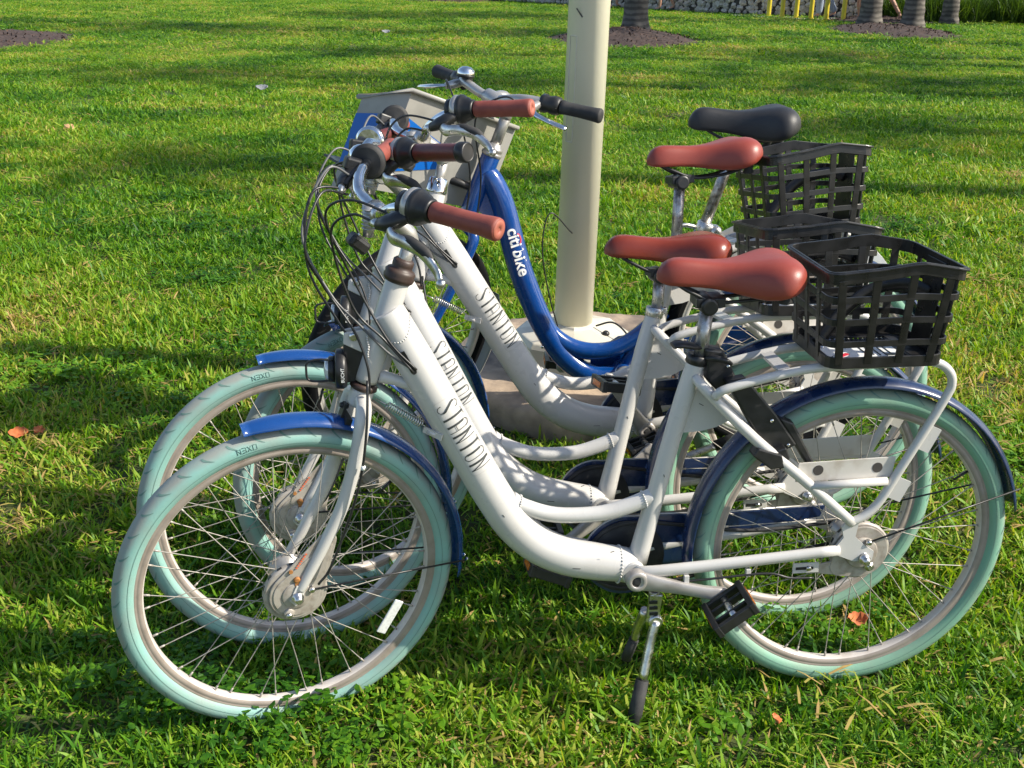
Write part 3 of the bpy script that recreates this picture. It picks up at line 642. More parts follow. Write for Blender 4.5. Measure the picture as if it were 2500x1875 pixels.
def build_basket(parent, dx=0, dz=0, sticker=True):
    B0 = (-.097, .128, .101, .742); R0 = (-.115, .142, .118)
    rimz = lambda x: float(np.interp(x, [-.115, -.024, .05, .142], [.913, .929, .919, .911]))
    lev = lambda f: (B0[0]+(R0[0]-B0[0])*f, B0[1]+(R0[1]-B0[1])*f, B0[2]+(R0[2]-B0[2])*f)
    b = MB(); lp = rloop(B0[0], B0[1], B0[2], lambda x: B0[3]+.006, .026); band(b, lp, .022, .0045)
    x0, x1, hw = B0[0], B0[1], B0[2]
    b.box(((x0+x1)/2, 0, B0[3]-.001), (x1-x0-.03, .030, .004))
    for s in (-1, 1): b.box(((x0+x1)/2, s*(hw-.014), B0[3]-.001), (x1-x0-.04, .026, .004))
    for k in range(2): b.box((x0+.022 if k else x1-.022, 0, B0[3]-.0012), (.040, 2*hw-.04, .004))
    base = b.build('basket', M['basket'], parent, T(dx, 0, dz), bevel=.0012)
    for k in range(15):                      # floor slats
        x = x0+.045+k*(x1-x0-.09)/14; MB().box((x, 0, B0[3]-.0016), (.0062, 2*hw-.07, .0034)).build('floor_slat', M['basket'], base)
    r = MB(); lp = rloop(R0[0], R0[1], R0[2], rimz, .022); band(r, lp, .024, .005)
    lo = lp.copy(); c = lo.mean(0); lo[:, :2] = c[:2]+(lo[:, :2]-c[:2])*np.array([1.022, 1.03]); band(r, lo, .004, .008, .0085)
    r.build('basket_rim', M['basket'], base, bevel=.001)
    for f in (.25, .5, .75):
        q = lev(f); g = MB(); zz = B0[3]+f*.172
        band(g, rloop(q[0], q[1], q[2], lambda x, zz=zz, f=f: zz+f*.012*(rimz(x)-.915)/.014*0.5, .024), .0125, .0042); g.build('basket_ring', M['basket'], base, bevel=.0008)
    def slat(xb, yb, xr, yr, side, w=.0150):
        a = (xb, yb, B0[3]+.004); z = rimz(xr)-.004; MB().bar(a, (xr, yr, z), w, .0044, side).build('basket_slat', M['basket'], base, bevel=.0008)
    for s in (-1, 1):
        for f in (.0, .30, .62, .94):
            xb = B0[1]-.020-(B0[1]-B0[0]-.04)*f; xr = R0[1]-.020-(R0[1]-R0[0]-.04)*f; slat(xb, s*(B0[2]+.0005), xr, s*(R0[2]+.0005), (1, 0, 0))
    for y in (-.62, -.05, .50): slat(B0[1]+.0005, y*B0[2], R0[1]+.0005, y*R0[2], (0, 1, 0))
    for y in (-.66, .66): slat(B0[0]-.0005, y*B0[2], R0[0]-.0005, y*R0[2], (0, 1, 0))
    pl = MB().bar((B0[0]+.003, 0, B0[3]+.004), (R0[0]+.004, 0, .915), .075, .003, (0, 1, 0)); pl.build('basket_back_plate', M['basket'], base, bevel=.001)
    arch = MB().tube(cr_path([(.10, -.03, .745), (.05, -.045, .80), (-.01, -.05, .845), (-.07, -.03, .86), (-.105, .0, .85)], 6), .006, 8, squash=(1, 2.2)); arch.build('basket_strap', M['basket'], base)
    if sticker:
        st = MB().box((.035, .030, B0[3]+.0030), (.145, .085, .0008)); s_ = st.build('sticker', M['whitesticker'], base)
        a = MB().bar((.095, .062, B0[3]+.0040), (.065, .040, B0[3]+.0040), .010, .0006, (0, 1, 0)); a.build('sticker_print', M['redprint'], base)
        q = MB()
        for k in range(5): q.box((.030-.012*k, .030, B0[3]+.0040), (.003, .052-.008*(k % 2), .0006))
        q.box((-.02, .052, B0[3]+.0040), (.03, .012, .0006)); q.build('sticker_print', M['ink'], base)
        n = MB()
        for (x, y) in ((.10, .062), (-.028, .066), (.10, -.002)): n.lathe((x, y, B0[3]+.003), (0, 0, 1), [(.006, 0), (.006, .003), (.003, .0045)], 10)
        n.build('basket_screw', M['chrome'], base)
    return base

# --- handlebar set in the steering frame (origin top of head tube, x forward, y left, z up the steering axis)
BAR = dict(cl=(.073, 0, .104), bd=(.083, .108, .139), gs=(.051, .180, .164), ge=(-.016, .281, .181))
def bar_matrix(tau, roll, phi, dz=0.0, dx=0.0):
    c = Vector(BAR['cl'])
    return Matrix.Rotation(phi, 4, 'Z')@Matrix.Translation(c+Vector((dx, 0, dz)))@Matrix.Rotation(roll, 4, 'X')@Matrix.Rotation(tau, 4, 'Y')@Matrix.Translation(-c)
def build_bars(parent, SM, BM, grip='grip', gripend='grip_end', capped=False, bell=False):
    H = MB(); P = []
    half = [(.073, 0, .104), (.079, .035, .107), (.092, .072, .118), (.088, .110, .139), (.070, .148, .155), (.051, .18, .164), (.018, .230, .173)]
    pts = [(x, -y, z) for x, y, z in half[:0:-1]]+half
    H.tube(cr_path(pts, 6), .0112, 14); hb = H.build('handlebar', M['chrome'], parent, SM@BM)
    for s in (1, -1):
        m = lambda p: np.array([p[0], s*p[1], p[2]]); gs, ge = m(BAR['gs']), m(BAR['ge']); d = (ge-gs)/np.linalg.norm(ge-gs)
        g = MB(); prof = [(.0150, 0), (.0172, .003), (.0168, .02), (.0165, .06), (.0172, .095), (.0188, .116), (.0190, .124), (.0178, .128), (.010, .1285), (.004, .127)]
        if parent.get('ribbed'): prof = [(.0150, 0), (.0172, .003)]+[(.0168+.0007*(k % 2), .010+.0045*k) for k in range(12)]+[(.0168, .066), (.0174, .095), (.0188, .116), (.0190, .124), (.0178, .128), (.010, .1285), (.004, .127)]
        if capped: prof = [(.0155, 0), (.0172, .003), (.0170, .10), (.0176, .104)]
        g.lathe(gs, d, prof, 26); gr = g.build('grip', M[grip], hb)
        if capped:
            MB().lathe(gs+d*.104, d, [(.0190, 0), (.0200, .003), (.0195, .018), (.016, .022), (.0155, .0205)], 24).build('grip_cap', M['black'], hb)
        else: MB().lathe(gs+d*.1288, d, [(.0160, -.0012), (.0150, .0004), (.0045, .0004), (.004, -.001)], 24).build('grip_end', M[gripend], hb)
        # shifter / collar between bar and grip
        if s > 0:
            MB().lathe(gs-d*.001, -d, [(.0170, 0), (.0205, .003), (.0195, .006), (.0250, .014), (.0245, .017), (.0300, .024), (.0312, .027), (.0305, .034), (.0200, .036)], 30).build('twist_collar', M['black'], hb)
            MB().lathe(gs-d*.034, -d, [(.0275, 0), (.0300, .002), (.0305, .010), (.0270, .015), (.0160, .017)], 30).build('collar_ring', M['alupaint'], hb)
            MB().lathe(gs-d*.050, -d, [(.0200, 0), (.0225, .002), (.0225, .012), (.0160, .014)], 24).build('bar_clamp', M['black'], hb)
        else:
            MB().lathe(gs+d*.002, -d, [(.0180, 0), (.0220, .004), (.0290, .010), (.0325, .016), (.0325, .022), (.0260, .027), (.0150, .030)], 30).build('shift_dial', M['black'], hb)
            MB().lathe(gs-d*.020, -d, [(.0320, 0), (.0335, .002), (.0330, .005), (.0270, .010)], 30).build('dial_ring', M['chrome' if bell else 'rubber'], hb)
            MB().box(gs-d*.030+np.array([.020, 0, -.010]), (.042, .022, .024)).build('cable_housing', M['black'], hb, bevel=.004)
        kb = MB().box(gs-d*.056+np.array([-.004, 0, -.018]), (.020, .014, .020)); kb.build('shifter_block', M['black'], hb, bevel=.003)
        # brake lever
        lb = MB().tube(cr_path([m((.066, .150, .152)), m((.086, .152, .138)), m((.100, .140, .122)), m((.110, .118, .110))], 5), [.014, .0160, .0185, .0180, .012], 12, squash=(1, .75)); lb.build('lever_mount', M['black'], hb)
        MB().lathe(m((.110, .118, .110)), m((.30, -.85, -.28)), [(.0085, 0), (.0085, .012), (.006, .016), (.0045, .022)], 10).build('cable_adjuster', M['alu'], hb)
        lv = MB().tube(cr_path([m((.102, .142, .116)), m((.098, .165, .104)), m((.088, .195, .106)), m((.066, .225, .103)), m((.044, .250, .086)), m((.038, .262, .074))], 6), [.0110, .0125, .0110, .0100, .0085, .0070], 12, squash=(1, .55)); lo = lv.build('brake_lever', M['alu'], hb)
        MB().lathe(m((.036, .265, .071)), (0, 0, 1), [(.001, -.008), (.006, -.006), (.0085, 0), (.006, .006), (.001, .008)], 12).build('lever_ball', M['alu'], hb)
        MB().tube(cr_path([m((.0945, .178, .1105)), m((.082, .204, .1120)), m((.062, .230, .1060)), m((.050, .244, .0960))], 5), [.005, .0095, .0090, .004], 8, squash=(1, .8)).build('lever_pad', M['rubber'], hb)
    if bell:
        MB().lathe((.098, -.082, .128), (.35, -.1, .9), [(.020, 0), (.026, .004), (.026, .008), (.020, .020), (.008, .027), (0, .028)], 22, cap=False).build('bell', M['chrome'], hb)
    return hb
def build_stem(parent, SM, dx=0, dz=0):
    c = np.array(BAR['cl'])+np.array([dx, 0, dz])
    st = MB().tube([(0, 0, .0), (0, 0, .074)], .0125, 16); st.tube(cr_path([(-.002, 0, .066), (.012, 0, .083), (.045, 0, .098), (c[0]-.008, 0, c[2])], 5), [.0155, .0165, .015, .017], 14)
    o = st.build('stem', M['alupaint'], parent, SM)
    MB().lathe((c[0], -.024, c[2]), (0, 1, 0), [(.0165, 0), (.019, .002), (.019, .046), (.0165, .048)], 20).build('stem_clamp', M['alu'], o)
    l = MB()
    l.tube([(c[0]+.020, -.003, c[2]+.010), (c[0]+.010, 0, c[2]-.022), (c[0]+.006, 0, c[2]-.045)], [.012, .0115, .009], 12)
    for k in range(6): z = c[2]-.030+k*.0065; l.lathe((c[0]+.0085+.002*k, 0, z), (.25, 0, 1), [(.0122, -.001), (.0134, 0), (.0122, .001)], 12)
    l.build('stem_lug', M['alupaint'], o)
    MB().box((c[0]+.020, .002, c[2]-.060), (.040, .030, .024), ((.93, 0, .37), (0, 1, 0), (-.37, 0, .93))).build('cable_junction', M['black'], o, bevel=.006); MB().box((c[0]+.016, .006, c[2]-.0475), (.020, .008, .003), ((.93, 0, .37), (0, 1, 0), (-.37, 0, .93))).build('junction_tab', M['alu'], o)
    return o

def fender_mesh(parent, name, mat, cx, cz, rad, a0, a1, matrix=None, hw=.029, n=40, taper=True):
    V = []; F = []; K = 10; th = .0016
    for i in range(n+1):
        a = a0+(a1-a0)*i/n; f = i/n; w = hw*(1-.25*max(0, 1-f*12)) if taper else hw
        for k in range(K+1):
            q = -1+2*k/K; y = q*w; rr = rad-.014*(abs(q)**2.6); V.append((cx+rr*math.cos(a), y, cz+rr*math.sin(a)))
        for k in range(K, -1, -1):
            q = -1+2*k/K; y = q*(w-.0012); rr = rad-.014*(abs(q)**2.6)-th; V.append((cx+rr*math.cos(a), y, cz+rr*math.sin(a)))
    m = 2*K+2
    for i in range(n):
        for k in range(m): F.append((i*m+k, i*m+(k+1) % m, (i+1)*m+(k+1) % m, (i+1)*m+k))
    for e in (0, n):
        for k in range(K): F.append((e*m+k, e*m+k+1, e*m+m-2-k, e*m+m-1-k))
    return MB().add(V, F).build(name, mat, parent, matrix)

def crank_pedal(parent, bb, side, vec, mat='crankalloy', pedal_tilt=0.0, y0=.058):
    bx, bz = bb; L = math.hypot(*vec); d = np.array([vec[0], 0, vec[1]])/L; n = np.array([-d[2], 0, d[0]]); yo = side
    prof = [(-.004, .019), (.010, .0195), (.04, .0155), (.09, .0125), (.135, .0125), (L-.012, .0145), (L+.006, .0150), (L+.015, .006)]
    V = []; F = []
    for (s, w) in prof:
        yy = y0+.020*min(1, s/.15)
        for (a, b) in ((-1, -.006), (-1, .004), (-.6, .0075), (.6, .0075), (1, .004), (1, -.006)): V.append(np.array([bx, 0, bz])+d*s+n*w*a+np.array([0, side*(yy+b), 0]))
    for i in range(len(prof)-1):
        for k in range(6): F.append((i*6+k, i*6+(k+1) % 6, (i+1)*6+(k+1) % 6, (i+1)*6+k))
    F += [tuple(range(6)), tuple((len(prof)-1)*6+k for k in range(6))]
    mb = MB().add(V, F); mb.lathe((bx, side*(y0-.010), bz), (0, side, 0), [(.022, 0), (.0225, .004), (.0215, .018), (.018, .0205), (.0115, .0205), (.011, .015)], 24)
    o = mb.build('crank', M[mat], parent, bevel=.0012)
    MB().lathe((bx, side*(y0+.004), bz), (0, side, 0), [(.0105, 0), (.0105, .004), (.005, .0045)], 12).build('crank_bolt', M['rubber'], o)
    e = np.array([bx, 0, bz])+d*L; c = e+np.array([0, side*(y0+.020+.055), 0]); ca, sa = math.cos(pedal_tilt), math.sin(pedal_tilt); ax = np.array([ca, 0, sa]); az = np.array([-sa, 0, ca])
    p = MB()
    for s in (-1, 1):
        p.box(c+ax*s*.040, (.012, .094, .026), (ax, (0, 1, 0), az))
    for s in (-1, 1): p.box(c+np.array([0, s*.041, 0]), (.074, .010, .022), (ax, (0, 1, 0), az))
    for s in (-.33, .33): p.box(c+np.array([0, s*.05, 0]), (.072, .006, .016), (ax, (0, 1, 0), az))
    po = p.build('pedal', M['black'], parent, bevel=.002)
    MB().tube([e+np.array([0, side*(y0+.014), 0]), c+np.array([0, side*.040, 0])], [.008, .0075], 12).build('pedal_spindle', M['alu'], po)
    for s in (-1, 1): MB().box(c+ax*s*.0465, (.002, .052, .013), (ax, (0, 1, 0), az)).build('pedal_reflector', M['amber'], po)
    return o
def kickstand(parent, foot, down=True):
    m = MB().box((.418, .048, .226), (.026, .010, .062), ((.99, 0, .10), (0, 1, 0), (-.10, 0, .99))).lathe((.4145, .040, .197), (0, 1, 0), [(.014, 0), (.0150, .002), (.0150, .016), (.012, .018)], 18)
    m.tube([(.418, .043, .262), (.417, .040, .22)], .011, 10)
    o = m.build('kickstand', M['alu'], parent, bevel=.0015)
    s = MB()
    for k in range(3): s.box((.4195+.002*k*.5, .0545, .216+.013*k), (.017, .002, .006))
    s.build('stand_slot', M['black'], o)
    a = np.array([.4135, .050, .197]); f = np.array(foot, float); kn = a+(np.array([.012, .010, -.045]) if f[2] < .1 else (f-a)*.3); sl = kn+(f-kn)*.42
    MB().tube(cr_path([a, kn, sl], 5), [.0125, .0115, .0120], 12, squash=(1, .8)).build('stand_leg', M['alu'], o)
    MB().tube([sl-(f-sl)*.02, sl+(f-sl)*.5, f], [.0135, .0145, .0150], 14).lathe(f, (f-sl), [(.015, -.004), (.0165, 0), (.0165, .010), (.012, .013)], 14).build('stand_foot', M['rubber'], o)
    if f[2] > .1: return o
    i = MB().tube(cr_path([(.428, .020, .205), (.436, -.005, .15), (.440, -.015, .112)], 4), [.010, .009, .008], 10); i.build('stand_brace', M['alu'], o)
    MB().tube([(.440, -.014, .118), (.452, -.03, .062)], [.0105, .011], 12).build('stand_brace_foot', M['rubber'], o)
    return o

CABLES = [
 ((.103, .098, .104), (.136, .050, .100), (.150, .02, .05), [(.990, .030, .862), (.936, .036, .800), (.886, .038, .738)], 'cable'),
 ((.103, -.098, .104), (.165, -.055, .100), (.178, -.01, .01), [(1.040, .010, .895), (.990, .022, .815), (.968, .032, .750), (.966, .036, .700)], 'cable'),
 ((.080, .120, .128), (.150, .060, .125), (.165, .01, .075), [(.985, .022, .905), (.930, .036, .800), (.880, .038, .742)], 'cable'),
 ((.088, -.132, .130), (.150, -.110, .135), (.172, -.07, .02), [(1.030, .000, .880), (.978, .016, .822), (.926, .030, .770), (.890, .037, .745)], 'cablegrey'),
 ((.100, -.118, .112), (.172, -.085, .090), (.150, -.06, -.03), [(1.020, .000, .830), (1.000, .006, .800), (.990, .004, .780)], 'cable'),
]
BB = (.458, .296)
def city_bike(label, P, group='white rental bicycles leaning beside one another'):
    """white step-through rental bicycle"""
    root = empty('bicycle', label, 'bicycle', group=group, matrix=pose(*P['pose'])); W = M['white']
    SM = steer_mat(HX, HZ, HANG, P['steer'])
    if P.get('ribbed'): root['ribbed'] = 1
    # frame -------------------------------------------------------------
    f = MB()
    ax = np.array([math.cos(HANG), 0, -math.sin(HANG)]); top = np.array([HX, 0, HZ])
    f.lathe(top, ax, [(.0215, .000), (.0225, .004), (.0225, .196), (.0215, .205)], 24)
    dt = [(.932, 0, .846), (.921, 0, .825), (.884, 0, .754), (.847, 0, .682), (.808, 0, .606), (.769, 0, .530), (.736, 0, .468), (.698, 0, .406), (.648, 0, .357), (.590, 0, .327), (.530, 0, .312), (.480, 0, .303), (BB[0], 0, BB[1])]
    f.tube(cr_path(dt, 5), [.032, .034, .036, .0365, .0365, .037, .037, .0375, .038, .038, .0375, .036, .034], 28)
    f.tube(cr_path([(.702, 0, .458), (.675, 0, .440), (.612, 0, .419), (.527, 0, .417), (.470, 0, .430), (.415, 0, .452)], 6), [.0165, .0160, .0155, .0160, .0165], 18)
    f.tube(cr_path([(.345, 0, .736), (.372, 0, .635), (.409, 0, .473), (BB[0]-.012, 0, BB[1]+.01)], 5), [.0175, .0185, .0175, .0180, .021], 20)
    f.lathe((BB[0], -.036, BB[1]), (0, 1, 0), [(.0235, 0), (.0245, .002), (.0245, .070), (.0235, .072)], 24)
    f.tube(cr_path([(.948, 0, .720), (.917, 0, .711), (.880, 0, .696)], 4), [.013, .0105, .0125], 14)
    for s in (1, -1):
        f.tube(cr_path([(.352, s*.012, .700), (.330, s*.036, .676), (.241, s*.055, .587), (.130, s*.065, .492), (.030, s*.068, .402)], 5), [.0095, .0108, .0108, .0105, .010], 14)
        f.tube(cr_path([(.452, s*.030, .303), (.425, s*.050, .309), (.250, s*.060, .325), (.052, s*.068, .344)], 5), [.0125, .0130, .0125, .0115], 14, squash=(.85, 1))
        f.prism([(.060, .352), (.062, .336), (.020, .318), (-.018, .318), (-.020, .338), (.000, .352), (.022, .372), (.018, .402), (.040, .408), (.052, .395), (.046, .372)], s*.064, s*.070)
        # rack loop
        f.tube(cr_path([(.322, s*.050, .672), (.300, s*.060, .692), (.187, s*.062, .719), (.110, s*.063, .7285), (-.060, s*.064, .7325), (-.100, s*.065, .731), (-.126, s*.066, .716), (-.138, s*.066, .690), (-.126, s*.066, .652), (-.048, s*.066, .498), (-.019, s*.067, .444), (.010, s*.068, .416), (.036, s*.068, .404)], 5), .0088, 12)
        f.tube([(.126, s*.068, .486), (-.030, s*.068, .490)], .0085, 12)
        f.box((-.105, s*.066, .575), (.030, .004, .052), ((.91, 0, .42), (0, 1, 0), (-.42, 0, .91)))
        f.box((-.058, s*.066, .470), (.030, .004, .046), ((.91, 0, .42), (0, 1, 0), (-.42, 0, .91)))
    f.box((.190, 0, .7195), (.022, .122, .008), ((.97, 0, -.24), (0, 1, 0), (.24, 0, .97))); f.box((-.05, 0, .7325), (.02, .126, .005)); f.box((.06, 0, .7305), (.02, .126, .005))
    f.tube([(-.09, -.064, .731), (-.09, .064, .731)], .007, 10)
    f.prism([(.352, .690), (.312, .672), (.262, .620), (.272, .606), (.300, .592), (.330, .585), (.366, .583)], -.003, .003)
    fr = f.build('frame', W, root)
    # weld beads
    wb = MB()
    for k in range(26):
        a = R(-100)+R(200)*k/25; c = np.array([.925, 0, .833]); dd = np.array([-.459, 0, -.8885]); nn = np.array([-.8885, 0, .459]); r = .0345
        p = c+dd*(.012+.030*math.cos(a)**2)+r*(math.cos(a)*np.array([0, 1, 0])+math.sin(a)*nn); wb.lathe(p, (.3, math.cos(a), .1), [(.0005, -.001), (.0024, 0), (.0005, .0012)], 6)
    for k in range(12): wb.lathe((.966+.0012*math.sin(k), .0215-abs(k-6)*.0006, .806-k*.0046), (0, 1, 0), [(.0028, -.001), (.0026, .0012), (.0008, .0022)], 6)
    wb.build('weld_bead', W, fr)
    stanton_decal(fr)
    def bead(c, a, r, n=22, sz=.0022):
        m_ = MB(); a = np.array(a, float); a /= np.linalg.norm(a); u = np.cross(a, [0, 1., 0]); u /= np.linalg.norm(u); w = np.cross(a, u)
        for k in range(n): t = 2*PI*k/n; m_.lathe(np.array(c)+r*(math.cos(t)*u+math.sin(t)*w), a, [(.0008, -sz), (sz*1.15, -.0003), (.0008, sz)], 6)
        m_.build('weld_bead', W, fr)
    bead((.686, 0, .447), (-1, 0, -.35), .0168); bead((.436, 0, .4435), (1, 0, -.35), .0170); bead((.484, 0, .303), (1, 0, .1), .0372, 34)
    for (x, z, yy, l_, a_) in ((.333, .640, .0032, .010, .5), (.575, .318, .0375, .016, .1), (.505, .352, .0395, .008, -.3), (.720, .440, .0372, .007, .9), (.403, .500, .0180, .006, 1.2)):
        MB().box((x, yy, z), (l_, .0006, .0013), ((math.cos(a_), 0, math.sin(a_)), (0, 1, 0), (-math.sin(a_), 0, math.cos(a_)))).build('paint_chip', M['rubber'], fr)
    for s in (1, -1):
        MB().prism([(.152, .492), (.148, .532), (-.048, .537), (-.044, .493)], s*.0555, s*.0585).build('rack_plate', M['white_dirty'], fr, bevel=.001)
        for x in (.108, -.012): MB().lathe((x, s*.0588, .5155), (0, s, 0), [(.0105, 0), (.0105, .0003)], 18).build('plate_hole', M['mortar'], fr)
    sb = MB().tube([(.860, .012, .612), (.846, .022, .606)], .006, 8); sb.bar((.868, .010, .615), (.835, .030, .604), .012, .004, (0, 0, 1)); sb.build('spring_bracket', W, fr)
    # cable entry slot on the down tube
    cs = MB(); dd = np.array([-.459, 0, -.8885]); nn = np.array([-.8885, 0, .459]); C = np.array([.884, 0, .754])
    ribbon(cs, [(s_, 0) for s_ in np.linspace(-.030, .014, 9)], .0095, lambda s_, t: on_tube(C, dd, nn, .0370, s_, t-.001, R(-12), .0010)); cs.lathe(on_tube(C, dd, nn, .0370, .014, 0, R(-12), .0004), (0, 1, 0), [(.005, 0), (.005, .001)], 12); cs.build('cable_slot', M['black'], fr)
    dz = P.get('post', 0.0)
    sp = MB().tube([(.341, 0, .722), (.3325-.22*dz, 0, .832+dz)], .0132, 18); sp.build('seat_post', M['rusty'], root)
    if P.get('lever_clamp', True):
        c = MB().lathe((.3485, 0, .722), (-.22, 0, .975), [(.0185, 0), (.0215, .003), (.0215, .017), (.018, .020)], 22)
        c.tube(cr_path([(.335, .012, .736), (.320, .030, .742), (.300, .036, .738), (.288, .030, .730)], 4), [.005, .006, .0055, .004], 8); c.build('seat_clamp', M['black'], root)
    else:
        c = MB().lathe((.3485, 0, .722), (-.22, 0, .975), [(.0185, 0), (.0205, .002), (.0205, .020), (.018, .022)], 22); c.build('seat_clamp', M['alu'], root)
        MB().lathe((.328, -.02, .738), (0, 1, 0), [(.005, 0), (.0075, .002), (.0075, .036), (.005, .038)], 12).build('clamp_bolt', M['chrome'], root)
    build_saddle(root, P['saddle'], M[P.get('saddle_mat', 'saddle')], P.get('saddle_ang', 0.0), cx=(.3325-.22*dz)-P['saddle'][0], HW=P.get('saddle_hw', .097))
    # wheels ------------------------------------------------------------
    make_wheel(root, 'wheel', T(0, 0, WR), 'tyre_rear', 'groove', 'rim', 'roller', R(11))
    FM = SM@T(FX, 0, FZ)
    fw = make_wheel(root, 'wheel', FM, 'tyre_front', 'groove', 'rim', 'roller', P.get('spin', R(40)), oxen=(R(62),))
    bp_ = MB(); bp_.prism([(x, z) for x, z in tear_plate(.052, -.026, .122, .018)], .0515, .0555); tp = bp_.build('brake_plate', M['hub'], fw, bevel=.002)
    bq = MB(); bq.prism([(x, z) for x, z in tear_plate(.045, -.030, .112, .008)], .0550, .0575); bq.lathe((0, .055, 0), (0, 1, 0), [(.030, 0), (.028, .005), (.012, .007)], 24); bq.lathe((.004, .055, -.040), (0, 1, 0), [(.011, 0), (.010, .006), (.004, .007)], 14); bq.build('brake_cover', M['hub'], fw, bevel=.0015)
    nt = MB().lathe((0, .060, 0), (0, 1, 0), [(.0115, 0), (.0115, .008), (.0085, .009), (.0085, .018), (.004, .021)], 12).lathe((-.024, .0565, .018), (0, 1, 0), [(.006, 0), (.006, .009), (.003, .011)], 10).lathe((.004, .061, -.042), (0, 1, 0), [(.006, 0), (.006, .005), (.002, .007)], 10); nt.build('axle_nut', M['alu'], fw)
    an = MB().lathe((.010, .0575, .034), (0, 1, 0), [(.0065, 0), (.0065, .004), (.003, .0045)], 14).bar((.010, .060, .034), (.001, .060, .008), .008, .003, (1, 0, 0)).lathe((.026, .0570, .049), (0, 1, 0), [(.004, 0), (.004, .003)], 12); an.build('cable_anchor', M['rustspot'], fw)
    op = MB(); 
    for k in range(7): op.box((.017-.0045*k*.35, .0578, .058+.0052*k), (.0040, .0006, .0030), ((.86, 0, .5), (0, 1, 0), (-.5, 0, .86)))
    op.build('brake_print', M['orangeprint'], fw)
    # rear brake
    rb = MB(); rb.prism([(x, z+WR) for x, z in tear_plate(.056, .040, -.030, .022)], .0515, .0555); rb.prism([(.020, .278), (.030, .322), (.060, .312), (.100, .304), (.100, .288), (.060, .282)], .0500, .0540); rb.lathe((0, .0555, WR), (0, 1, 0), [(.034, 0), (.032, .006), (.012, .007)], 24)
    rbo = rb.build('rear_brake', M['hub'], root, bevel=.0015)
    MB().lathe((0, .070, WR-.006), (0, 1, 0), [(.0115, 0), (.0115, .008), (.0085, .009), (.0085, .018), (.004, .021)], 12).lathe((-.018, .058, .300), (0, 1, 0), [(.010, 0), (.010, .005), (.005, .006), (.005, .010)], 12).lathe((-.008, .062, .357), (0, 1, 0), [(.006, 0), (.006, .010), (.003, .012)], 10).build('axle_nut', M['alu'], rbo)
    sl = MB().bar((.140, .056, .302), (.086, .056, .302), .022, .004, (0, 0, 1)); sl.build('brake_arm_clip', W, rbo, bevel=.001)
    MB().bar((.134, .0585, .302), (.098, .0585, .302), .006, .001, (0, 0, 1)).build('clip_slot', M['black'], rbo)
    MB().lathe((.108, .058, .302), (0, 1, 0), [(.0055, 0), (.0055, .004), (.002, .005)], 10).build('clip_bolt', M['alu'], rbo)
    fr_f = fender_mesh(root, 'rear_fender', M['navy'], 0, WR, .353, R(-5), R(170)); 
    for s in (1, -1): MB().tube([(-.010, s*.066, .357), (-.335, s*.030, .440)], .0019, 6).build('fender_stay', M['black'], fr_f)
    ff = fender_mesh(root, 'front_fender', M['fenderblue'], 0, 0, .353, R(59), R(170), FM)
    for s in (1, -1): MB().tube([(-.022, s*.060, .016), (-.335, s*.030, .100)], .0019, 6).build('fender_stay', M['black'], ff)
    fb = MB()
    for k in range(4): fb.lathe((-.340, -.024+.016*k, .100), (-1, 0, 0), [(.004, 0), (.004, .003)], 8)
    fb.build('stay_bolt', M['chrome'], ff)
    MB().box((-.006, 0, .353), (.012, .05, .012)).build('fender_bridge', M['black'], ff)
    # fork ----------------------------------------------------------------
    k = MB().lathe((0, 0, -.256), (0, 0, 1), [(.018, 0), (.0215, .006), (.0225, .030), (.021, .040)], 22)
    for s in (1, -1):
        k.tube(cr_path([(0, s*.012, -.236), (.002, s*.040, -.246), (.000, s*.052, -.275), (-.007, s*.055, -.334), (-.011, s*.0555, -.435), (.003, s*.057, -.537), (.016, s*.059, -.605), (.020, s*.060, -.622)], 5), [.0150, .0150, .0150, .0138, .0128, .0115, .0100, .0085], 14)
        k.prism([(.030, -.612), (.012, -.612), (.010, -.646), (.020, -.655), (.034, -.646)], s*.058, s*.064)
    fk = k.build('fork', W, root, SM)
    MB().lathe((0, 0, -.216), (0, 0, 1), [(.0225, -.006), (.0262, -.003), (.0262, .004), (.0225, .007)], 24).build('crown_ring', M['brownrubber'], fk)
    fh = MB().lathe((.028, -.004, -.262), (1, 0, 0), [(.006, -.012), (.006, 0), (.004, .004)], 8).box((.024, 0, -.275), (.006, .016, .040)); fh.build('fender_bolt', M['black'], fk)
    bc = MB().tube(cr_path([(.012, .040, -.19), (-.002, .072, -.27), (-.018, .078, -.36), (-.024, .075, -.45), (-.020, .072, -.56), (-.008, .070, -.60)], 6), .0026, 7); bc.build('brake_cable', M['cable'], fk)
    MB().lathe((-.017, .078, -.345), (.05, 0, 1), [(.0042, -.004), (.0042, .004)], 8).build('cable_tie', M['whitesticker'], fk)
    if P.get('boot', True):
        MB().lathe((0, 0, -.004), (0, 0, 1), [(.0235, -.004), (.0275, .000), (.0290, .006), (.0270, .010), (.0285, .015), (.0245, .020), (.0185, .023), (.0195, .028), (.0195, .036), (.0155, .040)], 24).build('headset', M['brownrubber'], root, SM)
    else: MB().lathe((0, 0, 0), (0, 0, 1), [(.0235, -.003), (.0245, .000), (.0235, .004), (.0215, .028), (.0160, .032)], 24).build('headset', M['chrome'], root, SM)
    # steering spring from fork crown back to the down tube
    a = np.array([.935, .004, .664]); b = np.array([.872, .012, .626]); n = 150; sp_ = []
    d = (b-a)/np.linalg.norm(b-a); e1 = np.array([0, 1., 0]); e2 = np.cross(d, e1)
    for i in range(n): t = i/(n-1); ph = t*2*PI*16; sp_.append(a+(b-a)*t+.0072*(math.cos(ph)*e1+math.sin(ph)*e2))
    MB().tube(sp_, .0013, 5).tube([a-d*.024, a-d*.006, a], .0013, 5).tube([b, b+d*.010], .0013, 5).build('steering_spring', M['alu'], root)
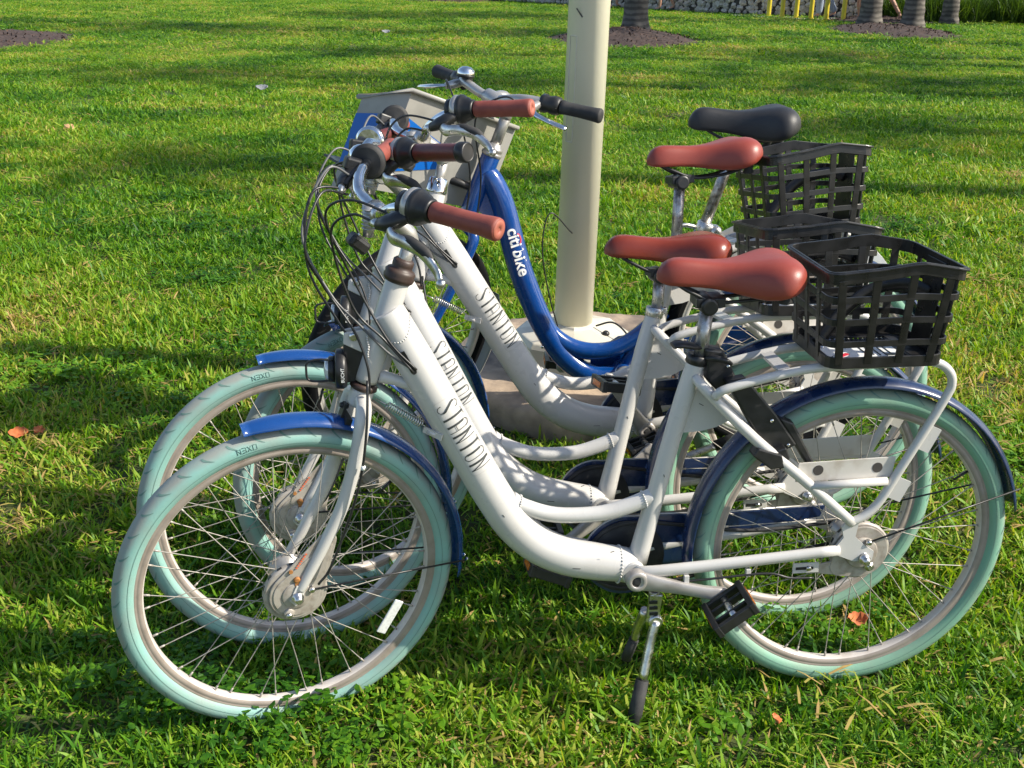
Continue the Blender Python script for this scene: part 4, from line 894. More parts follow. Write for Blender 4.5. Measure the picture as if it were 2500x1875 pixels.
    # bars ----------------------------------------------------------------
    BMx = bar_matrix(*P.get('bars', (0, 0, 0)))
    build_stem(root, SM@Matrix.Rotation(P.get('bars', (0, 0, 0))[2], 4, 'Z'))
    hb = build_bars(root, SM, BMx, P.get('grip', 'grip'), 'grip_end', P.get('capped', False), P.get('bell', False))
    # cables
    def G(p): q = SM@BMx@Vector(p); return np.array(q)
    def Sx(p): q = SM@Vector(p); return np.array(q)
    for j, (w, mid1, mid2, end, mt) in enumerate(P.get('cables', CABLES)):
        pts = [G(w), G(mid1), Sx(mid2)]+[np.array(q) for q in end]
        MB().tube(cr_path(pts, 9), .0024, 7).build('cable', M[mt], root)
    # headlight on the head tube -----------------------------------------
    hl = MB().prism([(1.008, .809), (.962, .816), (.958, .770), (.972, .768), (1.011, .788)], .010, .014); hl.prism([(1.008, .809), (.962, .816), (.958, .770), (.972, .768), (1.011, .788)], -.014, -.010); hl.box((.966, 0, .796), (.012, .026, .034)); ho = hl.build('lamp_bracket', W, root, bevel=.002)
    MB().lathe((.991, .014, .802), (0, 1, 0), [(.0085, 0), (.0085, .003), (.006, .0055), (.003, .005)], 14).build('bracket_bolt', M['chrome'], ho)
    lb = MB().prism([(1.008, .792), (.968, .778), (.968, .752), (.984, .714), (1.008, .712), (1.018, .742)], -.0105, .0105); lo = lb.build('headlight', M['black'], root, bevel=.003)
    MB().lathe((1.004, 0, .7365), (1, 0, .02), [(.020, 0), (.034, .003), (.0375, .008), (.0375, .020), (.034, .023)], 28).build('lamp_body', M['black'], lo)
    MB().lathe((1.0275, 0, .7365), (1, 0, .02), [(.020, 0), (.0215, .012), (.019, .018), (.0, .021)], 24, cap=False).build('lamp_lens', M['lens'], lo)
    MB().lathe((1.026, 0, .7365), (1, 0, .02), [(.0245, 0), (.0245, .012), (.021, .014)], 22).build('lamp_bezel', M['black'], lo)
    MB().tube(cr_path([(1.030, .012, .757), (1.056, .013, .760), (1.076, .013, .755), (1.079, .013, .740), (1.076, .013, .722), (1.056, .013, .718), (1.030, .012, .720)], 5), .0022, 7).build('lamp_guard', M['black'], lo)
    # small maker's lettering on the lamp edge
    V, F = bmfont('BUCHT', .01); sc = .0085; mb = MB(); mb.add([(1.0105+v*sc, .0382-.0006*abs(u*sc-.014)*30, .722+u*sc) for u, v in V], F); mb.build('lamp_lettering', M['whitesticker'], lo)
    # chain case and chain on the far side --------------------------------
    cc = MB(); bx, bz = BB; arc = [(bx+.088*math.cos(q), bz+.088*math.sin(q)) for q in np.linspace(R(100), R(-100), 26)]
    poly = [(.040, .388), (.250, .382), (.40, .385)]+arc[0:]+[(.40, .226), (.34, .250), (.31, .262), (.33, .300), (.31, .336), (.20, .342), (.05, .362)]
    cc.prism(poly[::-1], -.052, -.046); co = cc.build('chain_case', M['navy'], root, bevel=.0015)
    lip = MB().tube([(.045, -.049, .389), (.250, -.049, .383), (.40, -.049, .386)]+[(x, -.049, z) for x, z in arc[:14]], .0022, 6); lip.build('case_edge_highlight', M['alupaint'], co)  # pale tube paints the white highlight along the top edge of the navy case
    ring = MB().lathe((bx, -.0455, bz), (0, 1, 0), [(.080, 0), (.080, .003), (.050, .004), (.030, .003)], 36); ring.build('chainring', M['rubber'], co)
    ch = MB().tube(cr_path([(.0, -.043, .352), (.2, -.043, .340), (.44, -.043, .372), (.53, -.043, .33), (.53, -.043, .26), (.44, -.043, .222), (.2, -.043, .268), (.0, -.043, .306)], 5), .0042, 6, squash=(.7, 1)); ch.build('chain', M['rubber'], co)
    crank_pedal(root, BB, 1, P['crank'], pedal_tilt=P.get('ptilt', 0)); crank_pedal(root, BB, -1, tuple(-c for c in P['crank']), pedal_tilt=P.get('ptilt2', .2), y0=.062)
    kickstand(root, P.get('foot', (.468, .110, -.020)))
    build_basket(root, sticker=True)
    # ring lock behind the seat tube
    if P.get('lock', True):
        lk = MB(); q = lambda u, w, y: (u, y, w)
        lk.prism([(.338, .758), (.300, .752), (.268, .690), (.300, .664), (.326, .690)], -.020, .020)
        lk.prism([(.300, .700), (.262, .706), (.198, .632), (.150, .565), (.190, .545), (.240, .600)], .016, .046)
        lk.prism([(.190, .622), (.120, .512), (.108, .520), (.160, .610)], .018, .044); o = lk.build('frame_lock', M['black'], root, bevel=.004)
        l2 = MB().prism([(.236, .572), (.188, .556), (.180, .528), (.208, .527), (.246, .556)], .040, .072); l2.prism([(.206, .560), (.178, .568), (.168, .545), (.186, .520)], .040, .064); l2.build('lock_clamp', M['black'], o, bevel=.003)
        l3 = MB().tube(cr_path([(.340, .0, .756), (.362, .010, .762), (.386, .016, .768), (.400, .018, .766)], 4), [.008, .012, .013, .010], 10, squash=(1.3, .5)); l3.build('lock_lever', M['black'], o)
        l4 = MB()
        for (u, w) in ((.290, .722), (.205, .618), (.168, .566)): l4.lathe((u, .046 if u < .28 else .020, w), (0, 1, 0), [(.004, 0), (.004, .002), (.001, .003)], 8)
        l4.build('lock_bolt', M['chrome'], o)
    # spoke reflector
    if P.get('refl', 0) == 0: MB().box((.2215, .030, 0), (.020, .004, .080)).build('wheel_reflector', M['reflector'], fw, Matrix.Rotation(R(168 if P.get('refl', 0) == 0 else P['refl']), 4, 'Y'), bevel=.003)
    # clips under the chain stay with the brake cable
    c = MB().tube(cr_path([(.44, .060, .286), (.32, .066, .294), (.20, .070, .302), (.15, .072, .290), (.10, .070, .286)], 5), .0024, 6); c.build('rear_brake_cable', M['cable'], root)
    k = MB()
    for x, z in ((.36, .297), (.235, .304)): k.box((x, .064, z), (.010, .010, .016))
    k.build('cable_clip', W, root, bevel=.001)
    return root

A_ = dict(pose=(0.7002, 2.0816, 0.1268, -0.0615, 0.0, 0.0), steer=0.279, saddle=(.295, 0, .890), crank=(-.168, -.031), ptilt=R(-36), ptilt2=R(8), saddle_mat='saddle', saddle_hw=.098)
B_ = dict(pose=(0.6552, 2.3454, 0.1355, -0.1883, -0.0285, 0.0225), steer=0.2157, saddle=(.325, 0, .862), crank=(.138, -.100), ptilt=R(20), ptilt2=R(-20), bars=(.197, .018, .006), grip='grip_dark', capped=True,
          lever_clamp=False, lock=False, foot=(.20, .085, .262), saddle_mat='saddle_gloss', post=-.020, bell=True, spin=R(75), refl=R(-60), saddle_hw=.096)
C_ = dict(ribbed=True, pose=(0.7819, 2.6944, 0.2369, -0.1756, 0.0694, -0.0493), steer=0.4436, saddle=(.266, 0, .923), crank=(.093, .143), ptilt=R(12), ptilt2=R(30), bars=(-.075, .149, -.124), boot=False, lock=False, foot=(.20, .085, .262), post=.040, spin=R(110), refl=R(100), saddle_hw=.094, lever_clamp=False)
city_bike('nearest white step-through bicycle with matt terracotta saddle and black lock behind its seat tube', A_)
city_bike('second white bicycle from the front with glossy rust-red saddle and dark black-capped grip', B_)
city_bike('hindmost white bicycle, with highest terracotta saddle and silver headset, before the blue one', C_)

# ------------------------------------------------------------------ the blue share bicycle against the post
def blue_bike():
    root = empty('bicycle', 'bright blue bicycle with black saddle and grey front panel, hindmost, beside the cream post', 'bicycle', matrix=pose(.754, 3.085, .042, -.074, .055, 0)); Bm = M['citiblue']
    hx, hz, ha = .815, .844, R(69); SM = steer_mat(hx, hz, ha, .796); ax = np.array([math.cos(ha), 0, -math.sin(ha)]); top = np.array([hx, 0, hz])
    f = MB().lathe(top, ax, [(.0235, 0), (.0255, .004), (.0255, .175), (.0245, .182)], 24)
    f.tube(cr_path([(.832, 0, .800), (.812, 0, .772), (.783, 0, .705), (.745, 0, .565), (.712, 0, .470), (.672, 0, .380), (.618, 0, .292), (.560, 0, .242), (.510, 0, .224), (.450, 0, .226)], 5), [.026, .031, .0325, .033, .033, .032, .031, .030, .029, .029], 24)
    f.tube(cr_path([(.660, 0, .370), (.622, 0, .330), (.575, 0, .305), (.520, 0, .297), (.460, 0, .308), (.400, 0, .345), (.330, 0, .415)], 5), [.022, .025, .025, .0235, .0235, .022], 20)
    f.prism([(.826, .815), (.870, .705), (.842, .690), (.800, .640), (.775, .690)], -.012, .012)
    f.tube([(.440, 0, .240), (.335, 0, .448), (.236, 0, .646)], .0205, 20)
    f.lathe((.440, -.04, .235), (0, 1, 0), [(.028, 0), (.030, .003), (.030, .077), (.028, .08)], 22)
    for s in (1, -1):
        f.tube([(.430, s*.030, .240), (.25, s*.05, .275), (.01, s*.066, .33)], .011, 12); f.tube(cr_path([(.290, s*.02, .535), (.25, s*.045, .505), (.01, s*.066, .335)], 4), .009, 12)
    fr = f.build('frame', Bm, root)
    citi_decal(fr, (.7715, 0, .649), np.array([-.2683, 0, -.9633]), np.array([-.9633, 0, .2683]), .0330, .0325, R(24))
    MB().lathe((.672, .024, .318), (0, 1, 0), [(.004, 0), (.0045, .004), (.002, .006)], 10).build('rivet', M['chrome'], fr)
    MB().tube([(.241, 0, .635), (.160, 0, .884)], .0150, 18).build('seat_post', M['rusty'], root)
    c = MB().lathe((.239, 0, .634), (-.31, 0, .95), [(.021, 0), (.0235, .003), (.0235, .028), (.020, .032)], 22).lathe((.205, -.030, .640), (0, 1, 0), [(.006, 0), (.013, .002), (.013, .016), (.017, .020), (.017, .046), (.012, .054), (.006, .056)], 18); c.build('seat_clamp', M['alu'], root)
    MB().tube(cr_path([(.262, .02, .655), (.290, .030, .662), (.312, .034, .660)], 4), .006, 8).build('clamp_lever', M['alu'], root)
    build_saddle(root, (.149, 0, .922), M['saddle_black'], 0.0, cx=.01, big=True, L=.292, HW=.108, thick=1.22)
    make_wheel(root, 'wheel', T(0, 0, WR), 'tyre_black', 'groove_black', 'rim_grey', 'plain'); FM = SM@T(.065, 0, -.566)
    make_wheel(root, 'wheel', FM, 'tyre_black', 'groove_black', 'rim_grey', 'plain', R(20))
    rf = fender_mesh(root, 'rear_fender', M['greypanel'], 0, WR, .357, R(0), R(172), hw=.033); MB().prism([((.352)*math.cos(R(a)), WR+.352*math.sin(R(a))) for a in range(118, 168, 6)]+[(.285*math.cos(R(a)), WR+.285*math.sin(R(a))) for a in range(162, 120, -6)], .034, .037).build('fender_skirt', M['whitesticker'], rf)
    MB().prism([(-.352, WR+.100), (-.338, WR+.165), (-.310, WR+.140), (-.330, WR+.095)], .038, .040).build('skirt_print', M['redref'], rf)
    fender_mesh(root, 'front_fender', M['greypanel'], 0, 0, .357, R(150), R(206), FM, hw=.034)
    k = MB().lathe((0, 0, -.215), (0, 0, 1), [(.022, 0), (.027, .006), (.027, .026), (.023, .03)], 20)
    for s in (1, -1): k.tube(cr_path([(0, s*.015, -.205), (.002, s*.050, -.222), (.010, s*.056, -.30), (.035, s*.058, -.45), (.065, s*.060, -.57)], 5), [.016, .0155, .0145, .012, .009], 14)
    k.build('fork', Bm, root, SM)
    MB().lathe((0, 0, -.002), (0, 0, 1), [(.026, -.002), (.028, .002), (.028, .008), (.024, .010), (.026, .014), (.025, .022), (.018, .026), (.0165, .034)], 24).build('headset', M['alupaint'], root, SM)
    st = MB().tube([(0, 0, .02), (0, 0, .128)], .0150, 16).tube(cr_path([(0, 0, .10), (.006, 0, .132), (.034, 0, .150), (.064, 0, .142)], 5), [.0155, .0185, .018, .019], 16).lathe((.069, -.028, .139), (0, 1, 0), [(.018, 0), (.021, .003), (.021, .053), (.018, .056)], 20); st.build('stem', M['alupaint'], root, SM)
    BMx = Matrix.Translation((.069, 0, .139))@Matrix.Rotation(.13, 4, 'X')@Matrix.Translation((-.069, 0, -.139))
    half = [(.069, 0, .139), (.078, .045, .146), (.074, .095, .158), (.052, .140, .164), (.030, .18, .166), (.006, .255, .170)]
    pts = [(x, -y, z) for x, y, z in half[:0:-1]]+half; hb = MB().tube(cr_path(pts, 6), .0125, 16).build('handlebar', M['alupaint'], root, SM@BMx)
    for s in (1, -1):
        m = lambda p: np.array([p[0], s*p[1], p[2]]); a, b = m((.028, .188, .1665)), m((-.002, .292, .1715)); d = (b-a)/np.linalg.norm(b-a)
        MB().lathe(a, d, [(.017, 0), (.0185, .002), (.0165, .012), (.0160, .05), (.0175, .090), (.0185, .104), (.0165, .108), (.006, .1085)], 24).build('grip', M['rubber'], hb)
        MB().lathe(a-d*.002, -d, [(.017, 0), (.0225, .003), (.0240, .02), (.0205, .034), (.0235, .040), (.0235, .052), (.016, .056)], 8).build('shifter', M['black'], hb)
        MB().tube(cr_path([m((.058, .138, .158)), m((.078, .142, .148)), m((.098, .150, .138))], 4), [.011, .012, .009], 10).build('lever_mount', M['alupaint'], hb)
        MB().tube(cr_path([m((.090, .148, .142)), m((.104, .175, .132)), m((.100, .215, .124)), m((.080, .262, .118))], 6), [.006, .0085, .009, .008], 8, squash=(1, .5)).build('brake_lever', M['chrome'], hb)
        MB().tube(cr_path([m((.098, .142, .138)), m((.150, .10, .150)), m((.150, .03, .08)), m((.06, .02, -.06)), m((.03, .02, -.18))], 8), .0024, 6).build('cable', M['cable'], hb)
    MB().lathe((.074, -.112, .172), (.1, -.1, 1), [(.018, 0), (.024, .002), (.0245, .007)], 22).build('bell_base', M['black'], hb)
    MB().lathe((.074, -.112, .178), (.1, -.1, 1), [(.0235, 0), (.0245, .004), (.022, .014), (.012, .022), (0, .024)], 22, cap=False).build('bell', M['chrome'], hb)
    # folded plastic front rack panel, open to the rear
    out = [(-.110, -.045, .080, -.165), (.308, -.047, .098, -.165), (.352, -.160, .030, -.205), (-.08, -.330, .050, -.20)]; V = []; F = []; t = .004
    c = np.array([.12, -.16])
    for (x, y, z1, z0) in out:
        nrm = (np.array([x, y])-c); nrm /= np.linalg.norm(nrm)
        for (o_, z) in ((0, z1), (0, z0), (t, z0), (t, z1)): V.append((x-nrm[0]*o_, y-nrm[1]*o_, z))
    for i in range(3):
        for q in range(4): F.append((i*4+q, i*4+(q+1) % 4, i*4+4+(q+1) % 4, i*4+4+q))
    F += [(0, 1, 2, 3), (12, 15, 14, 13)]
    pn = MB().add(V, F, True).build('front_rack_panel', M['greypanel'], root, SM, bevel=.003, smooth=False)
    lip = MB().tube([(x+(.006 if x > .3 else 0), y+(.006 if y > -.05 else -.006), z1) for (x, y, z1, z0) in out], .0065, 6); lip.build('panel_lip', M['greypanel'], pn)
    dcl = MB()
    def lerp(a, b, f): return tuple(np.array(a)+(np.array(b)-np.array(a))*f)
    a, b, cc = out[0], out[1], out[2]
    off = .0015
    P1 = lerp(b, a, .42)
    dcl.add([(b[0]+off, b[1]+off, b[2]-.062), (P1[0], P1[1]+off, b[2]-.115), (P1[0], P1[1]+off, -.08), (b[0]+off, b[1]+off, -.115)], [(0, 1, 2, 3)], True)
    dcl.add([(b[0]+off, b[1], b[2]-.062), (cc[0]+off, cc[1], cc[2]-.040), (cc[0]+off, cc[1], -.150), (b[0]+off, b[1], -.115)], [(3, 2, 1, 0)], True)
    dcl.build('panel_decal', M['bluepanel'], pn)
    br = MB().tube([(.0, 0, -.10), (.05, -.04, -.10), (.12, -.16, -.12)], .011, 10); br.box((.13, -.17, -.155), (.36, .20, .006)); br.build('rack_bracket', M['black'], root, SM)
    crank_pedal(root, (.440, .235), 1, (-.168, .01), pedal_tilt=.2); crank_pedal(root, (.440, .235), -1, (.168, -.01), pedal_tilt=.1)
    cg = MB().prism([(.02, .36), (.30, .345), (.45, .325), (.53, .27), (.52, .19), (.44, .14), (.30, .20), (.02, .29)], -.060, -.052); cg.build('chain_case', M['citiblue'], root, bevel=.002)
    MB().lathe((.440, .040, .235), (0, 1, 0), [(.030, 0), (.033, .004), (.033, .014), (.026, .018)], 24).build('bottom_bracket_cap', M['alupaint'], root)
    MB().tube([(.40, .04, .22), (.34, .16, .01)], .009, 10).build('kickstand', M['alu'], root)
blue_bike()

# ------------------------------------------------------------------ lamp post on its footing
def post():
    gzp = float(gz(3.5))
    pad = MB(); K = 72; V = []; F = []; r_ = np.random.default_rng(5)
    wob = np.convolve(np.tile(r_.normal(0, .012, K), 3), np.ones(5)/5, 'same')[K:2*K]
    prof = [(PAD_R, -.06), (PAD_R+.005, .045), (PAD_R-.004, .070), (PAD_R-.022, .082), (PAD_R*.6, .084), (.12, .084)]
    for (r, h) in prof:
        for q in range(K): a = 2*PI*q/K; rr = r+wob[q]*(1 if r > .4 else 0); V.append((rr*math.cos(a), rr*math.sin(a), h+r_.normal(0, .0045 if .4 < r < .495 else .002)))
    for i in range(len(prof)-1):
        for q in range(K): F.append((i*K+q, i*K+(q+1) % K, (i+1)*K+(q+1) % K, (i+1)*K+q))
    F.append(tuple((len(prof)-1)*K+q for q in range(K)))
    o = tag(pad.add(V, F).build('concrete_footing', M['stonepad'], None, T(PAD_C[0], PAD_C[1], gzp)), 'round weathered concrete footing in the grass under the cream post', 'footing')
    z0 = gzp+.084
    root = empty('lamp_post', 'tall cream painted steel post rising from a squat cast base behind the bicycles', 'lamp post', (.188, 3.50, z0)); root.rotation_euler = (0, R(.9), 0)
    b = MB()
    b.lathe((0, 0, 0), (0, 0, 1), [(.205, 0), (.205, .018), (.196, .022), (.190, .100), (.180, .116), (.072, .140), (.066, .150)], 8); b.flat = [True]*len(b.f); b.build('post_base', M['postbase'], root, bevel=.004)
    p = MB().tube([(0, 0, .10), (0, 0, 2.2), (0, 0, 5.5)], [.0605, .0585, .050], 48); p.build('pole', M['post'], root)
    h = MB()
    pts = []
    for (a, z) in ((R(236), .72), (R(236), 1.02), (R(212), 1.02), (R(212), .72)): pts.append((a, z))
    loop = []
    for i in range(4):
        a, b_ = pts[i], pts[(i+1) % 4]
        for f in np.linspace(0, 1, 8)[:-1]: aa = a[0]+(b_[0]-a[0])*f; zz = a[1]+(b_[1]-a[1])*f; loop.append((.0603*math.cos(aa)-.0, .0603*math.sin(aa), zz))
    h.tube(loop, .0012, 5, closed=True); h.build('hand_hole_cover', M['postbase'], root)
    w = MB().tube(cr_path([(-.02, -.062, .45), (-.09, -.10, .52), (-.11, -.12, .42), (-.085, -.13, .28), (-.05, -.12, .16)], 8), .0022, 6); w.build('wire', M['black'], root)
    w = MB().tube(cr_path([(.07, -.03, .145), (.12, -.05, .165), (.16, -.09, .145), (.17, -.11, .11)], 6), .003, 6).lathe((.10, -.06, .128), (0, 0, 1), [(.012, 0), (.012, .006), (.006, .012)], 10); w.build('ground_wire', M['black'], root)
    sc = MB().box((-.030, -.0555, 1.085+.0), (.004, .0015, .030), ((.8, 0, .6), (0, 1, 0), (-.6, 0, .8))); sc.build('scuff', M['ink'], root)
post()

# ------------------------------------------------------------------ palms
def frond_mesh():
    mb = MB(); L = 2.3; n = 34; P = []; r_ = np.random.default_rng(3)
    for i in range(n+1): t = i/n; P.append(np.array([L*t*(1-.18*t), 0, .75*t-1.5*t*t]))
    P = np.array(P); mb.tube(P, [.022, .012, .004], 5)
    for i in range(3, n):
        t = i/n; ln = .55*math.sin(PI*min(1, .18+.82*t))**.7
        for s in (1, -1):
            a = R(58-22*t)+r_.normal(0, .06); d = np.array([math.cos(a), s*math.sin(a), -.35+r_.normal(0, .1)]); d /= np.linalg.norm(d); p = P[i]; w = np.array([.022, 0, 0.006])
            mb.add([p-w*.4, p+w*.4, p+d*ln*.55+w*.5, p+d*ln+np.array([0, 0, -.12]), p+d*ln*.55-w*.5], [(0, 1, 2, 4), (4, 2, 3)])
    return mesh_of(mb, 'frond', M['frond'])
FROND = frond_mesh()
def palm_trunk(h, r0, flare, lean, seed):
    r_ = np.random.default_rng(seed); mb = MB(); n = 90; K = 18; V = []; F = []
    for i in range(n+1):
        f = i/n; z = h*f**1.15; r = r0*(.72+.28*math.exp(-z/1.6))+flare*math.exp(-z/.16); ring = .020*(abs(((z/.085) % 1)-.5)*2) if z < h else 0
        cx = lean*f*f
        for k in range(K): a = 2*PI*k/K; rr = r+ring*.8+r_.normal(0, .0035); V.append((cx+rr*math.cos(a), rr*math.sin(a), z-.05+r_.normal(0, .004)))
    for i in range(n):
        for k in range(K): F.append((i*K+k, i*K+(k+1) % K, (i+1)*K+(k+1) % K, (i+1)*K+k))
    mb.add(V, F); return mb
def palm(x, y, h, r0, label, group, lean=0.0, seed=1, flare=.10, nf=17, cs=1.0):
    t = empty('palm_tree', label, 'palm tree', (x, y, float(gz(y))), group)
    palm_trunk(h, r0, flare, lean, seed).build('trunk', M['trunk'], t)
    cr = MB().lathe((lean, 0, h-.35), (0, 0, 1), [(.10, 0), (.16, .15), (.12, .5), (.05, .7)], 12).build('crown', M['frond'], t)
    r_ = np.random.default_rng(seed+50)
    for i in range(nf):
        m = Matrix.Translation((lean, 0, h+.1))@Matrix.Rotation(i*2.39996+r_.normal(0, .1), 4, 'Z')@Matrix.Rotation(-R(55)+R(95)*(i/nf)+r_.normal(0, .08), 4, 'Y')@Matrix.Scale(cs*r_.uniform(.85, 1.15), 4); link('frond', FROND, cr, m)
    return t
GP = 'palms growing in bark mulch rings on the lawn'
palm(1.98, 20.5, 8.5, .205, 'thick ringed grey palm trunk flaring into a dark mulch ring right of the cream post', GP, .3, 1, .13)
palm(7.30, 25.4, 8.2, .215, 'shaded palm trunk at the back, left one of the close pair by the yellow bollards', GP, -.2, 2)
palm(7.86, 24.4, 8.0, .195, 'sunlit ringed palm trunk, right one of the close pair, standing in a brown mulch mound', GP, .2, 3)
palm(9.25, 26.3, 8.0, .165, 'slim grey palm trunk in front of the strap-leaved shrubs at the far right', GP, .1, 4, .07)
palm(10.95, 25.7, 8.0, .24, 'palm trunk cut by the right edge of the picture beside the shrubs', GP, .1, 5)
PL = [n+' palm standing on the lawn outside the right edge of the view' for n in ('sixth nearest', 'fourth nearest', 'farthest', 'ninth nearest', 'seventh nearest', 'fifth nearest', 'third nearest', 'eighth nearest', 'second nearest', 'nearest')]
GR = 'palms standing out to the right that shade the lawn in long bands'
SH = [(-3.4, 12.4, .62), (-.6, 12.0, .62), (-5.0, 20.6, .9), (.6, 20.6, .8), (-2.2, 15.9, .55), (3.9, 12.6, .8), (2.3, 8.9, .55), (3.6, 16.4, .6), (-1.9, 7.0, .42), (5.2, 6.6, .6)]
for i, (cx, cy, k) in enumerate(SH):          # crown shades the lawn round (cx, cy)
    h = max(8.6+.5*math.sin(i*1.7), (.47*cy+1.6-cx)*math.tan(SUN_EL)); L = (h+.3)/math.tan(SUN_EL)
    palm(cx+L*math.cos(SUN_AZ), cy-L*math.sin(SUN_AZ), h, .17+.05*k, PL[i], GR, .3*math.sin(i*2.1), 10+i, cs=k*1.3, nf=25)
# mulch mounds
def mound(i, cx, cy, rx, ry, h, label):
    r_ = np.random.default_rng(40+i); V = []; F = []; NR, K = 12, 64
    wob = np.convolve(np.tile(r_.normal(0, .10, K), 3), np.ones(4)/4, 'same')[K:2*K]
    for j in range(NR+1):
        f = j/NR
        for k in range(K):
            a = 2*PI*k/K; x = cx+rx*f*(1+wob[k]*f)*math.cos(a); y = cy+ry*f*(1+wob[k]*f)*math.sin(a); V.append((x, y, float(gz(y))+h*(1-f**1.6)-.02*f+r_.normal(0, .010)))
    for j in range(NR):
        for k in range(K): F.append((j*K+k, j*K+(k+1) % K, (j+1)*K+(k+1) % K, (j+1)*K+k))
    m_ = tag(MB().add(V, F).build('mulch_bed', M['mulch']), label, 'mulch bed')
    ch = MB()
    for q in range(700):
        a = r_.uniform(0, 2*PI); f = math.sqrt(r_.uniform(0, 1.02)); x = cx+rx*f*math.cos(a); y = cy+ry*f*math.sin(a); z = float(gz(y))+h*(1-f**1.6)-.02*f+.012
        d = r_.normal(0, 1, 3); d /= np.linalg.norm(d); e = np.cross(d, [.3, .2, .9]); e /= np.linalg.norm(e); s = r_.uniform(.015, .045)
        p = np.array([x, y, z]); ch.add([p-d*s, p+e*s*.35, p+d*s, p-e*s*.35], [(0, 1, 2, 3)], True)
    tag(ch.build('bark_chips', M['mulchchip'], m_), kind='stuff')
for i, (m_, lb) in enumerate(zip(MULCH, ('dark bark mulch ring round the thick palm right of the cream post', 'sunlit brown mulch mound under the sunlit palm of the close pair', 'mulch patch behind, round the shaded palm near the yellow bollards', 'dark mulch patch at the left edge of the lawn', 'small far mulch mound at the top edge left of the post'))): mound(i, *m_, lb)

# ------------------------------------------------------------------ stone wall, paving, bollards
WALL = np.array([(-6.0, 46.5), (-.9, 38.0), (3.43, 32.3), (5.3, 29.8), (8.3, 28.4)])
def stone_wall():
    root = empty('stone_wall', 'low wall of pale rubble stones running along the back of the lawn', 'wall', (WALL[1][0], WALL[1][1], 0)); off = Vector((-WALL[1][0], -WALL[1][1], 0))
    r_ = np.random.default_rng(9); mb = MB(); cp = MB(); protos = []
    for k in range(7):
        s = MB().lathe((0, 0, -.5), (0, 0, 1), [(.20, 0), (.42, .12), (.5, .5), (.42, .88), (.20, 1)], 6); V = np.array(s.v); V *= 1+r_.normal(0, .16, (len(V), 1)); s.v = [tuple(v) for v in V]; protos.append(mesh_of(s, 'stone', M['stone'], False))
    cnt = 0
    for i in range(len(WALL)-1):
        a, b = WALL[i], WALL[i+1]; L = np.linalg.norm(b-a); d = (b-a)/L; nrm = np.array([d[1], -d[0]])
        ha, hb = (.85, .85) if i < 1 else (.85, .70) if i == 1 else (.70, .52) if i == 2 else (.52, .46)
        for seg in range(6):
            f0, f1 = seg/6, (seg+1)/6; p0, p1 = a+(b-a)*f0, a+(b-a)*f1; h0, h1 = ha+(hb-ha)*f0, ha+(hb-ha)*f1; za, zb = float(gz(p0[1])), float(gz(p1[1])); n2 = -nrm*.3
            mb.add([(p0[0], p0[1], za-.2), (p1[0], p1[1], zb-.2), (p1[0], p1[1], zb+h1), (p0[0], p0[1], za+h0), (p0[0]+n2[0], p0[1]+n2[1], za-.2), (p1[0]+n2[0], p1[1]+n2[1], zb-.2), (p1[0]+n2[0], p1[1]+n2[1], zb+h1), (p0[0]+n2[0], p0[1]+n2[1], za+h0)], [(0, 1, 2, 3), (3, 2, 6, 7), (4, 7, 6, 5)], True)
            q0, q1 = p0+nrm*.05, p1+nrm*.05; q2, q3 = p1-nrm*.35, p0-nrm*.35
            cp.add([(q0[0], q0[1], za+h0), (q1[0], q1[1], zb+h1), (q2[0], q2[1], zb+h1), (q3[0], q3[1], za+h0), (q0[0], q0[1], za+h0+.06), (q1[0], q1[1], zb+h1+.06), (q2[0], q2[1], zb+h1+.06), (q3[0], q3[1], za+h0+.06)], [(0, 1, 5, 4), (4, 5, 6, 7), (3, 2, 1, 0)], True)
        if i == 0: continue
        x = .1
        while x < L and cnt < 296:
            p = a+d*x; h = ha+(hb-ha)*x/L; z = .08; step = r_.uniform(.12, .20)
            while z < min(h, .46)-.03 and cnt < 296:
                s = step*r_.uniform(.70, 1.15); e = r_.normal(0, .04); q = p+d*e+nrm*r_.uniform(-.02, .03)
                m = Matrix.Translation((q[0], q[1], float(gz(p[1]))+z))@Matrix.Rotation(math.atan2(d[1], d[0]), 4, 'Z')@Matrix.Rotation(r_.uniform(0, 6.28), 4, 'Y')@Matrix.Diagonal((s*1.04, .16, s*.92, 1)); o = link('stone', protos[cnt % 7], root, Matrix.Translation(off)@m); cnt += 1; z += s*.86
            x += step
    for nm, q, mt in (('mortar_core', mb, 'mortar'), ('coping', cp, 'coping')): q.build(nm, M[mt], root, Matrix.Translation(off))
stone_wall()
def patch(name, poly, dz, mat, flat=True):
    V = [(x, y, float(gz(y))+dz) for x, y in poly]; o = MB().add(V, [tuple(range(len(V)))], True).build(name, M[mat]); tag(o, kind='structure'); return o
def strip(name, A, Bp, dz, mat, n=12):
    V = []; 
    for f in np.linspace(0, 1, n): 
        for P in (A, Bp):
            P = np.array(P); q = P[0]+(P[-1]-P[0])*f if len(P) == 2 else np.array([np.interp(f, np.linspace(0, 1, len(P)), P[:, 0]), np.interp(f, np.linspace(0, 1, len(P)), P[:, 1])]); V.append((q[0], q[1], float(gz(q[1]))+dz))
    o = MB().add(V, [(2*i, 2*i+1, 2*i+3, 2*i+2) for i in range(n-1)], True).build(name, M[mat]); tag(o, kind='structure')
strip('pavement', [(4.9, 29.6), (6.1, 27.8), (8.9, 26.6), (13, 27.0)], [(5.3, 29.8), (8.3, 28.4), (9.2, 28.2), (13, 28.6)], .02, 'paving')
strip('path', [(-6.2, 46.9), (3.2, 32.9), (5.3, 30.3), (8.4, 28.9), (20, 28.9)], [(-3, 60), (8, 44), (11, 38), (16, 36), (26, 36)], .03, 'redpath')
